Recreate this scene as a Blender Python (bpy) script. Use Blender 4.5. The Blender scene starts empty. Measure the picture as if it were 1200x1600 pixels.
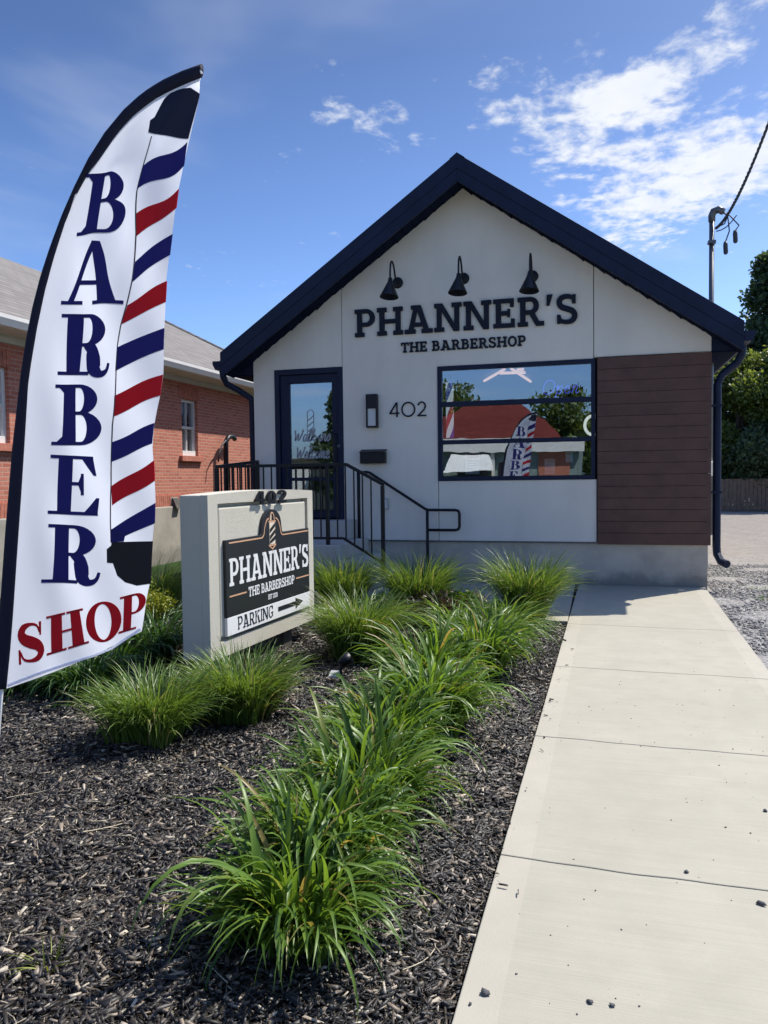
import bpy, bmesh, math, random
import numpy as np
from mathutils import Vector

random.seed(7)
rng = np.random.default_rng(11)
PI = math.pi
SC = bpy.context.scene
COL = SC.collection

# ------------------------------------------------------------------ camera, sky, sun, exposure
CAM = np.array([0.5175, -10.6222, 1.4527])
FPX = 1213.1
YAW, PITCH, ROLL = (math.radians(a) for a in (-15.608, -2.5283, -0.7181))


def cam_axes():
    cy, sy = math.cos(YAW), math.sin(YAW)
    f = np.array([sy * math.cos(PITCH), cy * math.cos(PITCH), math.sin(PITCH)])
    r = np.array([cy, -sy, 0.0])
    u = np.cross(r, f)
    return (math.cos(ROLL) * r + math.sin(ROLL) * u, -math.sin(ROLL) * r + math.cos(ROLL) * u, f)


CR, CU, CF = cam_axes()
cam_data = bpy.data.cameras.new('camera')
cam = bpy.data.objects.new('camera', cam_data)
COL.objects.link(cam)
cam_data.sensor_fit = 'VERTICAL'
cam_data.sensor_height = 36.0
cam_data.lens = 36.0 * FPX / 1600.0
cam_data.clip_start = 0.05
cam_data.clip_end = 2000
from mathutils import Matrix
cam.matrix_world = Matrix(((CR[0], CU[0], -CF[0], CAM[0]), (CR[1], CU[1], -CF[1], CAM[1]),
                           (CR[2], CU[2], -CF[2], CAM[2]), (0, 0, 0, 1)))
SC.camera = cam

SUN = Vector((0.48, 0.50, 1.0)).normalized()
SUN_EL = math.asin(SUN.z)
SUN_AZ = math.atan2(SUN.x, SUN.y)

SC.view_settings.view_transform = 'Standard'
SC.view_settings.look = 'None'
SC.view_settings.gamma = 1.0
SC.view_settings.exposure = 0.55
SC.view_settings.use_curve_mapping = False

world = bpy.data.worlds.new('World')
SC.world = world
world.use_nodes = True
wn = world.node_tree
for n in list(wn.nodes):
    wn.nodes.remove(n)


def W(t, **k):
    n = wn.nodes.new(t)
    for a, b in k.items():
        setattr(n, a, b)
    return n


wl = wn.links.new
w_out = W('ShaderNodeOutputWorld')
w_bg = W('ShaderNodeBackground')
w_bg.inputs[1].default_value = 0.15
sky = W('ShaderNodeTexSky', sky_type='NISHITA')
sky.sun_disc = False
sky.sun_elevation = SUN_EL
sky.sun_rotation = SUN_AZ
sky.air_density = 1.0
sky.dust_density = 1.8
sky.ozone_density = 1.6
wtc = W('ShaderNodeTexCoord')


def wmath(op, a, b=None, c=None, clamp=False):
    n = W('ShaderNodeMath', operation=op)
    n.use_clamp = clamp
    for i, v in enumerate((a, b, c)):
        if v is None:
            continue
        if isinstance(v, (int, float)):
            n.inputs[i].default_value = v
        else:
            wl(v, n.inputs[i])
    return n.outputs[0]


# clouds live on a flat layer high above: direction / height gives the layer's plane coordinates
wsep = W('ShaderNodeSeparateXYZ')
wl(wtc.outputs['Generated'], wsep.inputs[0])
zc = wmath('MAXIMUM', wsep.outputs[2], 0.06)
plx = wmath('DIVIDE', wsep.outputs[0], zc)
ply = wmath('DIVIDE', wsep.outputs[1], zc)
wcomb = W('ShaderNodeCombineXYZ')
wl(plx, wcomb.inputs[0])
wl(ply, wcomb.inputs[1])


def wnoise(scale, detail, rough, off, dist=0.0):
    m = W('ShaderNodeMapping')
    m.inputs['Location'].default_value = off
    m.inputs['Scale'].default_value = (1.0, 0.75, 1.0)
    wl(wcomb.outputs[0], m.inputs[0])
    n = W('ShaderNodeTexNoise')
    n.inputs['Scale'].default_value = scale
    n.inputs['Detail'].default_value = detail
    n.inputs['Roughness'].default_value = rough
    n.inputs['Distortion'].default_value = dist
    wl(m.outputs[0], n.inputs[0])
    return n.outputs[0]


def wblob(cx, cy, rx, ry):
    a = wmath('DIVIDE', wmath('SUBTRACT', plx, cx), rx)
    b = wmath('DIVIDE', wmath('SUBTRACT', ply, cy), ry)
    d = wmath('SQRT', wmath('ADD', wmath('MULTIPLY', a, a), wmath('MULTIPLY', b, b)))
    return wmath('SUBTRACT', 1.0, d, clamp=True)


fine = wnoise(9.0, 9.0, 0.60, (3.1, 1.7, 0.0), 0.25)
mid = wnoise(3.2, 3.0, 0.55, (0.4, 5.2, 2.0))
vfine = wnoise(21.0, 6.0, 0.55, (5.3, 0.7, 1.0), 0.2)
field = wmath('ADD', wmath('ADD', wmath('MULTIPLY', fine, 0.56), wmath('MULTIPLY', vfine, 0.22)), wmath('MULTIPLY', mid, 0.22))
bank = wmath('ADD', wblob(0.17, 3.0, 0.44, 1.2), wblob(0.08, 2.22, 0.17, 0.22))
bank = wmath('ADD', bank, wmath('MULTIPLY', wblob(0.48, 2.8, 0.32, 0.6), 0.75))
bank = wmath('ADD', bank, wmath('MULTIPLY', wblob(0.33, 1.82, 0.16, 0.16), 0.7))
bank = wmath('ADD', bank, wmath('MULTIPLY', wblob(-0.63, 2.2, 0.20, 0.36), 0.62))
bank = wmath('ADD', bank, wmath('MULTIPLY', wblob(-0.16, 2.2, 0.26, 0.36), 0.62))
bank = wmath('ADD', bank, wmath('MULTIPLY', wblob(0.24, 2.02, 0.22, 0.18), 0.6))
bank = wmath('ADD', bank, wmath('MULTIPLY', wblob(-0.10, 2.55, 0.26, 0.30), 0.5))
bank = wmath('ADD', bank, wmath('MULTIPLY', wblob(0.035, 2.18, 0.13, 0.12), 1.1))
bank = wmath('MINIMUM', bank, 1.3)
dens = wmath('ADD', field, wmath('MULTIPLY', bank, 0.262))
mr = W('ShaderNodeMapRange', interpolation_type='SMOOTHSTEP')
wl(dens, mr.inputs[0])
mr.inputs[1].default_value = 0.58
mr.inputs[2].default_value = 0.77
mr.inputs[3].default_value = 0.0
mr.inputs[4].default_value = 0.93
# a thin milky veil, faint
veil = wnoise(0.9, 4.0, 0.5, (7.7, 2.2, 0.0), 0.4)
mrv = W('ShaderNodeMapRange', interpolation_type='SMOOTHSTEP')
wl(wmath('ADD', veil, wmath('MULTIPLY', wblob(-1.65, 2.15, 0.75, 0.75), 0.22)), mrv.inputs[0])
mrv.inputs[1].default_value = 0.50
mrv.inputs[2].default_value = 0.80
mrv.inputs[3].default_value = 0.0
mrv.inputs[4].default_value = 0.30
cl_all = wmath('MAXIMUM', mr.outputs[0], mrv.outputs[0])
up = wmath('MULTIPLY', wmath('SUBTRACT', wsep.outputs[2], 0.02), 12.0, clamp=True)
cl_all = wmath('MULTIPLY', cl_all, up)
shade = W('ShaderNodeMix', data_type='RGBA')
wl(wnoise(6.0, 5.0, 0.6, (1.0, 9.0, 4.0)), shade.inputs[0])
shade.inputs[6].default_value = (3.6, 3.85, 4.3, 1)
shade.inputs[7].default_value = (5.0, 5.05, 5.1, 1)
wmix = W('ShaderNodeMix', data_type='RGBA')
wl(cl_all, wmix.inputs[0])
deep = W('ShaderNodeMix', data_type='RGBA', blend_type='MULTIPLY')
deep.inputs[0].default_value = 1.0
wl(sky.outputs[0], deep.inputs[6])
deep.inputs[7].default_value = (0.80, 1.05, 1.50, 1)
# the sky deepens with height, evenly all round
el_r = W('ShaderNodeValToRGB')
for e_, (p_, v_) in zip([el_r.color_ramp.elements[0], el_r.color_ramp.elements[1]] + [el_r.color_ramp.elements.new(0.5) for _ in range(4)], ((0.0, 0.70), (1.0, 0.28), (0.15, 0.67), (0.28, 0.53), (0.47, 0.37), (0.70, 0.31))):
    e_.position = p_
    e_.color = (v_, v_, v_, 1)
wl(wsep.outputs[2], el_r.inputs[0])
grad = W('ShaderNodeMix', data_type='RGBA', blend_type='MULTIPLY')
grad.inputs[0].default_value = 1.0
wl(deep.outputs[2], grad.inputs[6])
wl(el_r.outputs[0], grad.inputs[7])
wl(grad.outputs[2], wmix.inputs[6])
wl(shade.outputs[2], wmix.inputs[7])
wl(wmix.outputs[2], w_bg.inputs[0])
wl(w_bg.outputs[0], w_out.inputs[0])

sun_l = bpy.data.lights.new('sun', 'SUN')
sun_l.energy = 4.4
sun_l.angle = math.radians(0.53)
sun_l.color = (1.0, 0.94, 0.84)
sun = bpy.data.objects.new('sun', sun_l)
COL.objects.link(sun)
sun.rotation_euler = SUN.to_track_quat('Z', 'Y').to_euler()
sun.location = (20, 25, 40)


# ------------------------------------------------------------------ small helpers
def ray(px, py):
    return CF + CR * (px - 600) / FPX - CU * (py - 800) / FPX


def on_plane(px, py, n, d):
    v = ray(px, py)
    n = np.array(n, float)
    return CAM + v * ((d - n @ CAM) / (n @ v))


def on_y(px, py, y):
    return on_plane(px, py, (0, 1, 0), y)


def gz(x, y):
    return 0.02 * np.clip(y, -11.0, 0.0)


def on_ground(px, py, z=0.0):
    return on_plane(px, py, (0, -0.02, 1), z)


class MB:
    """collects faces; build() links them as one mesh object"""

    def __init__(self):
        self.v, self.f, self.m = [], [], []
        self.cur = 0

    def add(self, verts, faces):
        b = len(self.v)
        self.v += [tuple(map(float, p)) for p in verts]
        self.f += [tuple(b + i for i in f) for f in faces]
        self.m += [self.cur] * len(faces)
        return self

    def box(self, x0, x1, y0, y1, z0, z1):
        return self.hexa([(x0, y0, z0), (x1, y0, z0), (x1, y1, z0), (x0, y1, z0),
                          (x0, y0, z1), (x1, y0, z1), (x1, y1, z1), (x0, y1, z1)])

    def hexa(self, p):
        return self.add(p, [(3, 2, 1, 0), (4, 5, 6, 7), (0, 1, 5, 4), (1, 2, 6, 5), (2, 3, 7, 6), (3, 0, 4, 7)])

    def prism(self, poly, fn0, fn1):
        """poly: 2D outline; fn0/fn1 turn (a, b) into the two end positions"""
        n = len(poly)
        vs = [fn0(*p) for p in poly] + [fn1(*p) for p in poly]
        fs = [tuple(range(n))[::-1], tuple(range(n, 2 * n))]
        fs += [(i, (i + 1) % n, n + (i + 1) % n, n + i) for i in range(n)]
        return self.add(vs, fs)

    def tube(self, pts, r, n=8, cap=True):
        pts = [Vector(p) for p in pts]
        rs = r if isinstance(r, (list, tuple)) else [r] * len(pts)
        rings = []
        prev = None
        for i, p in enumerate(pts):
            a = pts[max(i - 1, 0)]
            b = pts[min(i + 1, len(pts) - 1)]
            t = (b - a).normalized()
            if prev is None:
                ref = Vector((0, 0, 1)) if abs(t.z) < 0.9 else Vector((1, 0, 0))
                u = t.cross(ref).normalized()
            else:
                u = (prev - t * prev.dot(t)).normalized()
            prev = u
            w = t.cross(u)
            rings.append([p + (u * math.cos(2 * PI * k / n) + w * math.sin(2 * PI * k / n)) * rs[i] for k in range(n)])
        vs = [q for rg in rings for q in rg]
        fs = []
        for i in range(len(rings) - 1):
            for k in range(n):
                fs.append((i * n + k, i * n + (k + 1) % n, (i + 1) * n + (k + 1) % n, (i + 1) * n + k))
        if cap:
            fs.append(tuple(range(n))[::-1])
            fs.append(tuple((len(rings) - 1) * n + k for k in range(n)))
        return self.add(vs, fs)

    def beam(self, a, b, w, h):
        """square bar between two points, w across (level), h up"""
        a, b = Vector(a), Vector(b)
        t = (b - a).normalized()
        s = t.cross(Vector((0, 0, 1)))
        if s.length < 1e-3:
            s = Vector((1, 0, 0))
        s.normalize()
        u = s.cross(t).normalized()
        s *= w / 2
        u *= h / 2
        return self.hexa([a - s - u, a + s - u, b + s - u, b - s - u, a - s + u, a + s + u, b + s + u, b - s + u])

    def lathe(self, c, prof, axis=(0, 0, 1), n=20):
        c = Vector(c)
        ax = Vector(axis).normalized()
        u = ax.cross(Vector((0, 0, 1)) if abs(ax.z) < 0.9 else Vector((1, 0, 0))).normalized()
        w = ax.cross(u)
        vs, fs = [], []
        for r, h in prof:
            for k in range(n):
                a = 2 * PI * k / n
                vs.append(c + ax * h + (u * math.cos(a) + w * math.sin(a)) * max(r, 1e-4))
        for i in range(len(prof) - 1):
            for k in range(n):
                fs.append((i * n + k, i * n + (k + 1) % n, (i + 1) * n + (k + 1) % n, (i + 1) * n + k))
        return self.add(vs, fs)

    def build(self, name, mats, parent=None, smooth=False, bevel=0.0, fix=True, at=None):
        me = bpy.data.meshes.new(name)
        if parent is not None:
            o3 = wloc(parent)
        elif at is not None:
            o3 = Vector(at)
        else:
            a = np.array(self.v)
            o3 = Vector(((a[:, 0].min() + a[:, 0].max()) / 2, (a[:, 1].min() + a[:, 1].max()) / 2, a[:, 2].min()))
        me.from_pydata([(x - o3.x, y - o3.y, z - o3.z) for x, y, z in self.v], [], self.f)
        mats = mats if isinstance(mats, (list, tuple)) else [mats]
        for m in mats:
            me.materials.append(m)
        me.polygons.foreach_set('material_index', self.m)
        if fix:
            bm = bmesh.new()
            bm.from_mesh(me)
            bmesh.ops.recalc_face_normals(bm, faces=bm.faces)
            bm.to_mesh(me)
            bm.free()
        if smooth:
            me.polygons.foreach_set('use_smooth', [True] * len(me.polygons))
        me.update()
        ob = bpy.data.objects.new(name, me)
        COL.objects.link(ob)
        if parent is not None:
            ob.parent = parent
        else:
            ob.location = o3
        if bevel:
            b = ob.modifiers.new('edge', 'BEVEL')
            b.width = bevel
            b.segments = 2
            b.limit_method = 'ANGLE'
        if smooth == 'auto':
            pass
        return ob


def wloc(o):
    v = Vector((0, 0, 0))
    while o is not None:
        v += o.location
        o = o.parent
    return v


def tag(o, label=None, cat=None, group=None, kind=None):
    for k, v in (('label', label), ('category', cat), ('group', group), ('kind', kind)):
        if v:
            o[k] = v
    return o


def thing(name, loc, label, cat, group=None):
    o = bpy.data.objects.new(name, None)
    COL.objects.link(o)
    o.location = loc
    o.empty_display_size = 0.2
    return tag(o, label, cat, group)


def np_mesh(name, V, F, mat, smooth=False):
    me = bpy.data.meshes.new(name)
    V = np.asarray(V, np.float32)
    F = np.asarray(F, np.int32)
    me.vertices.add(len(V))
    me.vertices.foreach_set('co', V.ravel())
    k = F.shape[1]
    me.loops.add(F.size)
    me.loops.foreach_set('vertex_index', F.ravel())
    me.polygons.add(len(F))
    me.polygons.foreach_set('loop_start', np.arange(0, F.size, k, dtype=np.int32))
    me.polygons.foreach_set('loop_total', np.full(len(F), k, np.int32))
    if smooth:
        me.polygons.foreach_set('use_smooth', np.ones(len(F), bool))
    me.materials.append(mat)
    me.update(calc_edges=True)
    return me


def link_mesh(name, me, parent=None, loc=(0, 0, 0)):
    o = bpy.data.objects.new(name, me)
    COL.objects.link(o)
    o.location = loc
    if parent is not None:
        o.parent = parent
    return o


# ------------------------------------------------------------------ materials
class NT:
    def __init__(self, name):
        self.m = bpy.data.materials.new(name)
        self.m.use_nodes = True
        self.t = self.m.node_tree
        self.t.nodes.clear()
        self.out = self.n('ShaderNodeOutputMaterial')

    def n(self, typ, **k):
        x = self.t.nodes.new(typ)
        for a, b in k.items():
            setattr(x, a, b)
        return x

    def l(self, a, b):
        self.t.links.new(a, b)

    def set(self, node, **k):
        for a, b in k.items():
            s = node.inputs[a.replace('_', ' ')] if a.replace('_', ' ') in node.inputs else node.inputs[a]
            if hasattr(b, 'links'):
                self.l(b, s)
            else:
                s.default_value = b
        return node

    def coords(self, scale=(1, 1, 1), kind='Object', rot=(0, 0, 0)):
        tc = self.n('ShaderNodeTexCoord')
        mp = self.n('ShaderNodeMapping')
        mp.inputs['Scale'].default_value = scale
        mp.inputs['Rotation'].default_value = rot
        self.l(tc.outputs[kind], mp.inputs[0])
        return mp.outputs[0]

    def noise(self, scale, detail=5, rough=0.55, vec=None, dist=0.0):
        x = self.n('ShaderNodeTexNoise')
        x.inputs['Scale'].default_value = scale
        x.inputs['Detail'].default_value = detail
        x.inputs['Roughness'].default_value = rough
        x.inputs['Distortion'].default_value = dist
        self.l(vec if vec is not None else self.coords(), x.inputs[0])
        return x.outputs[0]

    def ramp(self, fac, stops, interp='LINEAR'):
        x = self.n('ShaderNodeValToRGB')
        x.color_ramp.interpolation = interp
        e = x.color_ramp.elements
        while len(e) < len(stops):
            e.new(0.5)
        for i, (p, c) in enumerate(stops):
            e[i].position = p
            e[i].color = (*c, 1) if len(c) == 3 else c
        self.l(fac, x.inputs[0])
        return x.outputs[0]

    def mix(self, fac, a, b, mode='MIX'):
        x = self.n('ShaderNodeMix', data_type='RGBA', blend_type=mode)
        for i, v in ((0, fac), (6, a), (7, b)):
            if hasattr(v, 'links'):
                self.l(v, x.inputs[i])
            elif i == 0:
                x.inputs[0].default_value = v
            else:
                x.inputs[i].default_value = (*v, 1) if len(v) == 3 else v
        return x.outputs[2]

    def math(self, op, a, b=0.0, clamp=False):
        x = self.n('ShaderNodeMath', operation=op)
        x.use_clamp = clamp
        for i, v in ((0, a), (1, b)):
            if hasattr(v, 'links'):
                self.l(v, x.inputs[i])
            else:
                x.inputs[i].default_value = v
        return x.outputs[0]

    def bump(self, h, strength=0.3, dist=0.01):
        x = self.n('ShaderNodeBump')
        x.inputs['Strength'].default_value = strength
        x.inputs['Distance'].default_value = dist
        self.l(h, x.inputs['Height'])
        return x.outputs[0]

    def pbsdf(self, color, rough=0.6, metallic=0.0, normal=None, spec=0.5):
        p = self.n('ShaderNodeBsdfPrincipled')
        for s, v in (('Base Color', color), ('Roughness', rough), ('Metallic', metallic), ('Specular IOR Level', spec)):
            if hasattr(v, 'links'):
                self.l(v, p.inputs[s])
            elif s == 'Base Color':
                p.inputs[s].default_value = (*v, 1)
            else:
                p.inputs[s].default_value = v
        if normal is not None:
            self.l(normal, p.inputs['Normal'])
        return p.outputs[0]

    def done(self, shader):
        self.l(shader, self.out.inputs[0])
        return self.m


def plain(name, col, rough=0.5, metallic=0.0, var=0.12, scale=6.0, bump=0.0, bscale=80.0, spec=0.5):
    k = NT(name)
    n1 = k.noise(scale, 6, 0.6)
    lo = tuple(c * (1 - var) for c in col)
    hi = tuple(min(c * (1 + var), 1) for c in col)
    c = k.ramp(n1, [(0.3, lo), (0.7, hi)])
    r = k.math('ADD', k.math('MULTIPLY', k.noise(scale * 3, 4), 0.2), rough - 0.1)
    nm = k.bump(k.noise(bscale, 4), bump, 0.004) if bump else None
    return k.done(k.pbsdf(c, r, metallic, nm, spec))


def m_stucco(name='stucco', base=(0.84, 0.80, 0.72), bs=0.4):
    k = NT(name)
    a = k.noise(0.9, 6, 0.6)
    b = k.noise(2.2, 5, 0.6, k.coords((1, 1, 0.18)))
    c = k.ramp(a, [(0.3, tuple(x * 0.89 for x in base)), (0.7, base)])
    streak = k.ramp(b, [(0.42, (0, 0, 0)), (0.75, (1, 1, 1))])
    c = k.mix(k.math('MULTIPLY', streak, 0.15), c, (0.40, 0.39, 0.36))
    h = k.math('ADD', k.noise(190, 4, 0.6), k.math('MULTIPLY', k.noise(45, 3), 0.5))
    return k.done(k.pbsdf(c, 0.9, 0, k.bump(h, bs, 0.005), 0.2))


def m_concrete(name, base, dark=0.7, broom=True, spots=True):
    k = NT(name)
    a = k.noise(0.8, 7, 0.62)
    b = k.noise(5.0, 6, 0.6)
    c = k.ramp(a, [(0.3, tuple(x * 0.9 for x in base)), (0.72, tuple(x * 1.04 for x in base))])
    c = k.mix(k.math('MULTIPLY', k.ramp(b, [(0.4, (0, 0, 0)), (0.75, (1, 1, 1))]), 0.34), c, tuple(x * dark for x in base))
    h = k.noise(160, 4, 0.6)
    if broom:
        lines = k.noise(1.0, 3, 0.6, k.coords((2.2, 170, 1)))
        lines2 = k.noise(1.0, 4, 0.6, k.coords((1.1, 42, 1)))
        c = k.mix(k.math('MULTIPLY', k.ramp(lines2, [(0.42, (0, 0, 0)), (0.7, (1, 1, 1))]), 0.24), c, tuple(x * 0.74 for x in base))
        c = k.mix(k.math('MULTIPLY', k.ramp(k.noise(230, 3, 0.7), [(0.5, (0, 0, 0)), (0.72, (1, 1, 1))]), 0.22), c, tuple(x * 0.62 for x in base))
        h = k.math('ADD', k.math('MULTIPLY', lines, 1.6), k.math('MULTIPLY', h, 0.5))
    if spots:
        v = k.n('ShaderNodeTexVoronoi')
        v.inputs['Scale'].default_value = 26
        k.l(k.coords(), v.inputs[0])
        s = k.ramp(v.outputs['Distance'], [(0.05, (1, 1, 1)), (0.09, (0, 0, 0))])
        g = k.ramp(k.noise(3.0, 3), [(0.52, (0, 0, 0)), (0.62, (1, 1, 1))])
        c = k.mix(k.math('MULTIPLY', k.math('MULTIPLY', s, g), 0.45), c, (0.12, 0.11, 0.10))
    return k.done(k.pbsdf(c, 0.85, 0, k.bump(h, 0.3, 0.004), 0.3))


def m_foundation(name='foundation_concrete', base=(0.53, 0.49, 0.42)):
    k = NT(name)
    a = k.noise(1.6, 8, 0.65)
    c = k.ramp(a, [(0.3, tuple(x * 0.72 for x in base)), (0.55, base), (0.8, tuple(x * 1.15 for x in base))])
    tc = k.n('ShaderNodeTexCoord')
    sp = k.n('ShaderNodeSeparateXYZ')
    k.l(tc.outputs['Object'], sp.inputs[0])
    low = k.math('ADD', k.math('MULTIPLY', sp.outputs[2], -6.0), k.math('MULTIPLY', k.noise(4.0, 6, 0.7), 2.6))
    stain = k.ramp(low, [(0.2, (0, 0, 0)), (0.9, (1, 1, 1))])
    c = k.mix(k.math('MULTIPLY', stain, 0.6), c, (0.17, 0.165, 0.15))
    h = k.math('ADD', k.noise(60, 5), k.math('MULTIPLY', k.noise(9, 4), 1.2))
    return k.done(k.pbsdf(c, 0.9, 0, k.bump(h, 0.4, 0.006), 0.2))


def m_brick(name='red_brick'):
    k = NT(name)
    tc = k.n('ShaderNodeTexCoord')
    sp = k.n('ShaderNodeSeparateXYZ')
    k.l(tc.outputs['Object'], sp.inputs[0])
    cb = k.n('ShaderNodeCombineXYZ')
    k.l(k.math('ADD', sp.outputs[1], sp.outputs[0]), cb.inputs[0])
    k.l(sp.outputs[2], cb.inputs[1])
    br = k.n('ShaderNodeTexBrick')
    k.l(cb.outputs[0], br.inputs[0])
    k.set(br, Scale=1.0, Color1=(0.40, 0.125, 0.088, 1), Color2=(0.58, 0.215, 0.15, 1), Mortar=(0.52, 0.38, 0.30, 1))
    br.inputs['Mortar Size'].default_value = 0.008
    br.inputs['Mortar Smooth'].default_value = 0.2
    br.inputs['Brick Width'].default_value = 0.205
    br.inputs['Row Height'].default_value = 0.064
    c = k.mix(k.math('MULTIPLY', k.noise(1.1, 6), 0.55), br.outputs[0], (0.40, 0.145, 0.10))
    c = k.mix(k.math('MULTIPLY', k.ramp(k.noise(13, 5), [(0.45, (0, 0, 0)), (0.75, (1, 1, 1))]), 0.35), c, (0.58, 0.28, 0.19))
    h = k.math('ADD', k.math('MULTIPLY', br.outputs['Fac'], -1.0), k.math('MULTIPLY', k.noise(70, 4), 0.3))
    return k.done(k.pbsdf(c, 0.88, 0, k.bump(h, 0.6, 0.01), 0.2))


def m_shingle(name='grey_brown_shingles', base=(0.225, 0.21, 0.20), axis=1):
    k = NT(name)
    tc = k.n('ShaderNodeTexCoord')
    sp = k.n('ShaderNodeSeparateXYZ')
    k.l(tc.outputs['Object'], sp.inputs[0])
    cb = k.n('ShaderNodeCombineXYZ')
    k.l(sp.outputs[axis], cb.inputs[0])
    k.l(sp.outputs[2], cb.inputs[1])
    br = k.n('ShaderNodeTexBrick')
    k.l(cb.outputs[0], br.inputs[0])
    k.set(br, Scale=1.0, Color1=(*[x * 0.75 for x in base], 1), Color2=(*[x * 1.15 for x in base], 1), Mortar=(*[x * 0.4 for x in base], 1))
    br.inputs['Mortar Size'].default_value = 0.008
    br.inputs['Brick Width'].default_value = 0.30
    br.inputs['Row Height'].default_value = 0.085
    c = k.mix(k.math('MULTIPLY', k.noise(40, 4), 0.6), br.outputs[0], tuple(x * 0.8 for x in base))
    c = k.mix(k.math('MULTIPLY', k.noise(0.6, 5), 0.4), c, tuple(x * 1.25 for x in base))
    h = k.math('ADD', k.math('MULTIPLY', br.outputs['Fac'], -1.0), k.noise(150, 3))
    return k.done(k.pbsdf(c, 0.95, 0, k.bump(h, 0.5, 0.01), 0.1))


def m_leaf(name, dark, light, trans=0.4, rough=0.42, island=True, brown=None):
    k = NT(name)
    if island:
        g = k.n('ShaderNodeNewGeometry')
        r = g.outputs['Random Per Island']
    else:
        g = k.n('ShaderNodeObjectInfo')
        r = g.outputs['Random']
    stops = [(0.0, dark), (0.75, light)]
    if brown:
        stops = [(0.0, dark), (0.70, light), (0.93, light), (0.97, brown)]
    c = k.ramp(r, stops)
    c = k.mix(k.math('MULTIPLY', k.noise(14, 4), 0.35), c, dark)
    p = k.pbsdf(c, rough, 0, None, 0.5)
    t = k.n('ShaderNodeBsdfTranslucent')
    hs = k.mix(1.0, c, (1.25, 1.15, 0.55), 'MULTIPLY')
    k.l(hs, t.inputs[0])
    mx = k.n('ShaderNodeMixShader')
    mx.inputs[0].default_value = trans
    k.l(p, mx.inputs[1])
    k.l(t.outputs[0], mx.inputs[2])
    return k.done(mx.outputs[0])


def m_cloth(name, col, trans=0.45, rough=0.75):
    k = NT(name)
    w = k.noise(1.0, 2, 0.5, k.coords((900, 900, 900)))
    c = k.mix(k.math('MULTIPLY', k.noise(2.5, 5), 0.10), col, tuple(x * 0.85 for x in col))
    p = k.pbsdf(c, rough, 0, k.bump(w, 0.1, 0.001), 0.25)
    t = k.n('ShaderNodeBsdfTranslucent')
    k.l(c, t.inputs[0])
    mx = k.n('ShaderNodeMixShader')
    mx.inputs[0].default_value = trans
    k.l(p, mx.inputs[1])
    k.l(t.outputs[0], mx.inputs[2])
    return k.done(mx.outputs[0])


def m_glass(name, refl=0.3, tint=(0.75, 0.82, 0.85)):
    k = NT(name)
    g = k.n('ShaderNodeBsdfGlossy')
    g.inputs['Roughness'].default_value = 0.0
    g.inputs['Color'].default_value = (0.92, 0.96, 1.0, 1)
    wob = k.bump(k.noise(1.6, 2), 0.035, 0.03)
    k.l(wob, g.inputs['Normal'])
    t = k.n('ShaderNodeBsdfTransparent')
    t.inputs[0].default_value = (*tint, 1)
    lw = k.n('ShaderNodeLayerWeight')
    lw.inputs[0].default_value = 0.35
    f = k.math('ADD', k.math('MULTIPLY', lw.outputs['Fresnel'], 0.6), refl - 0.05, clamp=True)
    mx = k.n('ShaderNodeMixShader')
    k.l(f, mx.inputs[0])
    k.l(t.outputs[0], mx.inputs[1])
    k.l(g.outputs[0], mx.inputs[2])
    return k.done(mx.outputs[0])


def m_emit(name, col, s):
    k = NT(name)
    e = k.n('ShaderNodeEmission')
    e.inputs[0].default_value = (*col, 1)
    e.inputs[1].default_value = s
    return k.done(e.outputs[0])


def m_ground(name, stops, scale=30, bump=0.5, big=None):
    k = NT(name)
    v = k.n('ShaderNodeTexVoronoi')
    v.inputs['Scale'].default_value = scale
    k.l(k.coords(), v.inputs[0])
    sep = k.n('ShaderNodeSeparateColor')
    k.l(v.outputs['Color'], sep.inputs[0])
    c = k.ramp(sep.outputs[0], stops)
    if big:
        c = k.mix(k.ramp(k.noise(0.35, 6), [(0.42, (0, 0, 0)), (0.62, (0.85, 0.85, 0.85))]), c, big)
    c = k.mix(k.math('MULTIPLY', k.noise(2.0, 6), 0.3), c, tuple(x * 0.6 for x in stops[0][1]))
    h = k.math('ADD', v.outputs['Distance'], k.noise(scale * 3, 4))
    return k.done(k.pbsdf(c, 0.95, 0, k.bump(h, bump, 0.02), 0.2))


def m_chip(name):
    k = NT(name)
    g = k.n('ShaderNodeNewGeometry')
    c = k.ramp(g.outputs['Random Per Island'],
               [(0.0, (0.006, 0.0055, 0.005)), (0.50, (0.014, 0.012, 0.011)), (0.70, (0.04, 0.032, 0.026)), (0.82, (0.085, 0.066, 0.05)),
                (0.89, (0.17, 0.13, 0.095)), (0.95, (0.36, 0.29, 0.21)), (1.0, (0.62, 0.55, 0.44))])
    st = k.noise(1.0, 4, 0.6, k.coords((90, 90, 90)))
    c = k.mix(k.math('MULTIPLY', st, 0.45), c, (0.008, 0.007, 0.007))
    c = k.mix(k.math('MULTIPLY', k.ramp(k.noise(1.7, 5, 0.65), [(0.48, (0, 0, 0)), (0.68, (1, 1, 1))]), 0.15), c, (0.085, 0.066, 0.048))
    return k.done(k.pbsdf(c, 0.52, 0, k.bump(st, 0.4, 0.003), 0.6))


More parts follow.
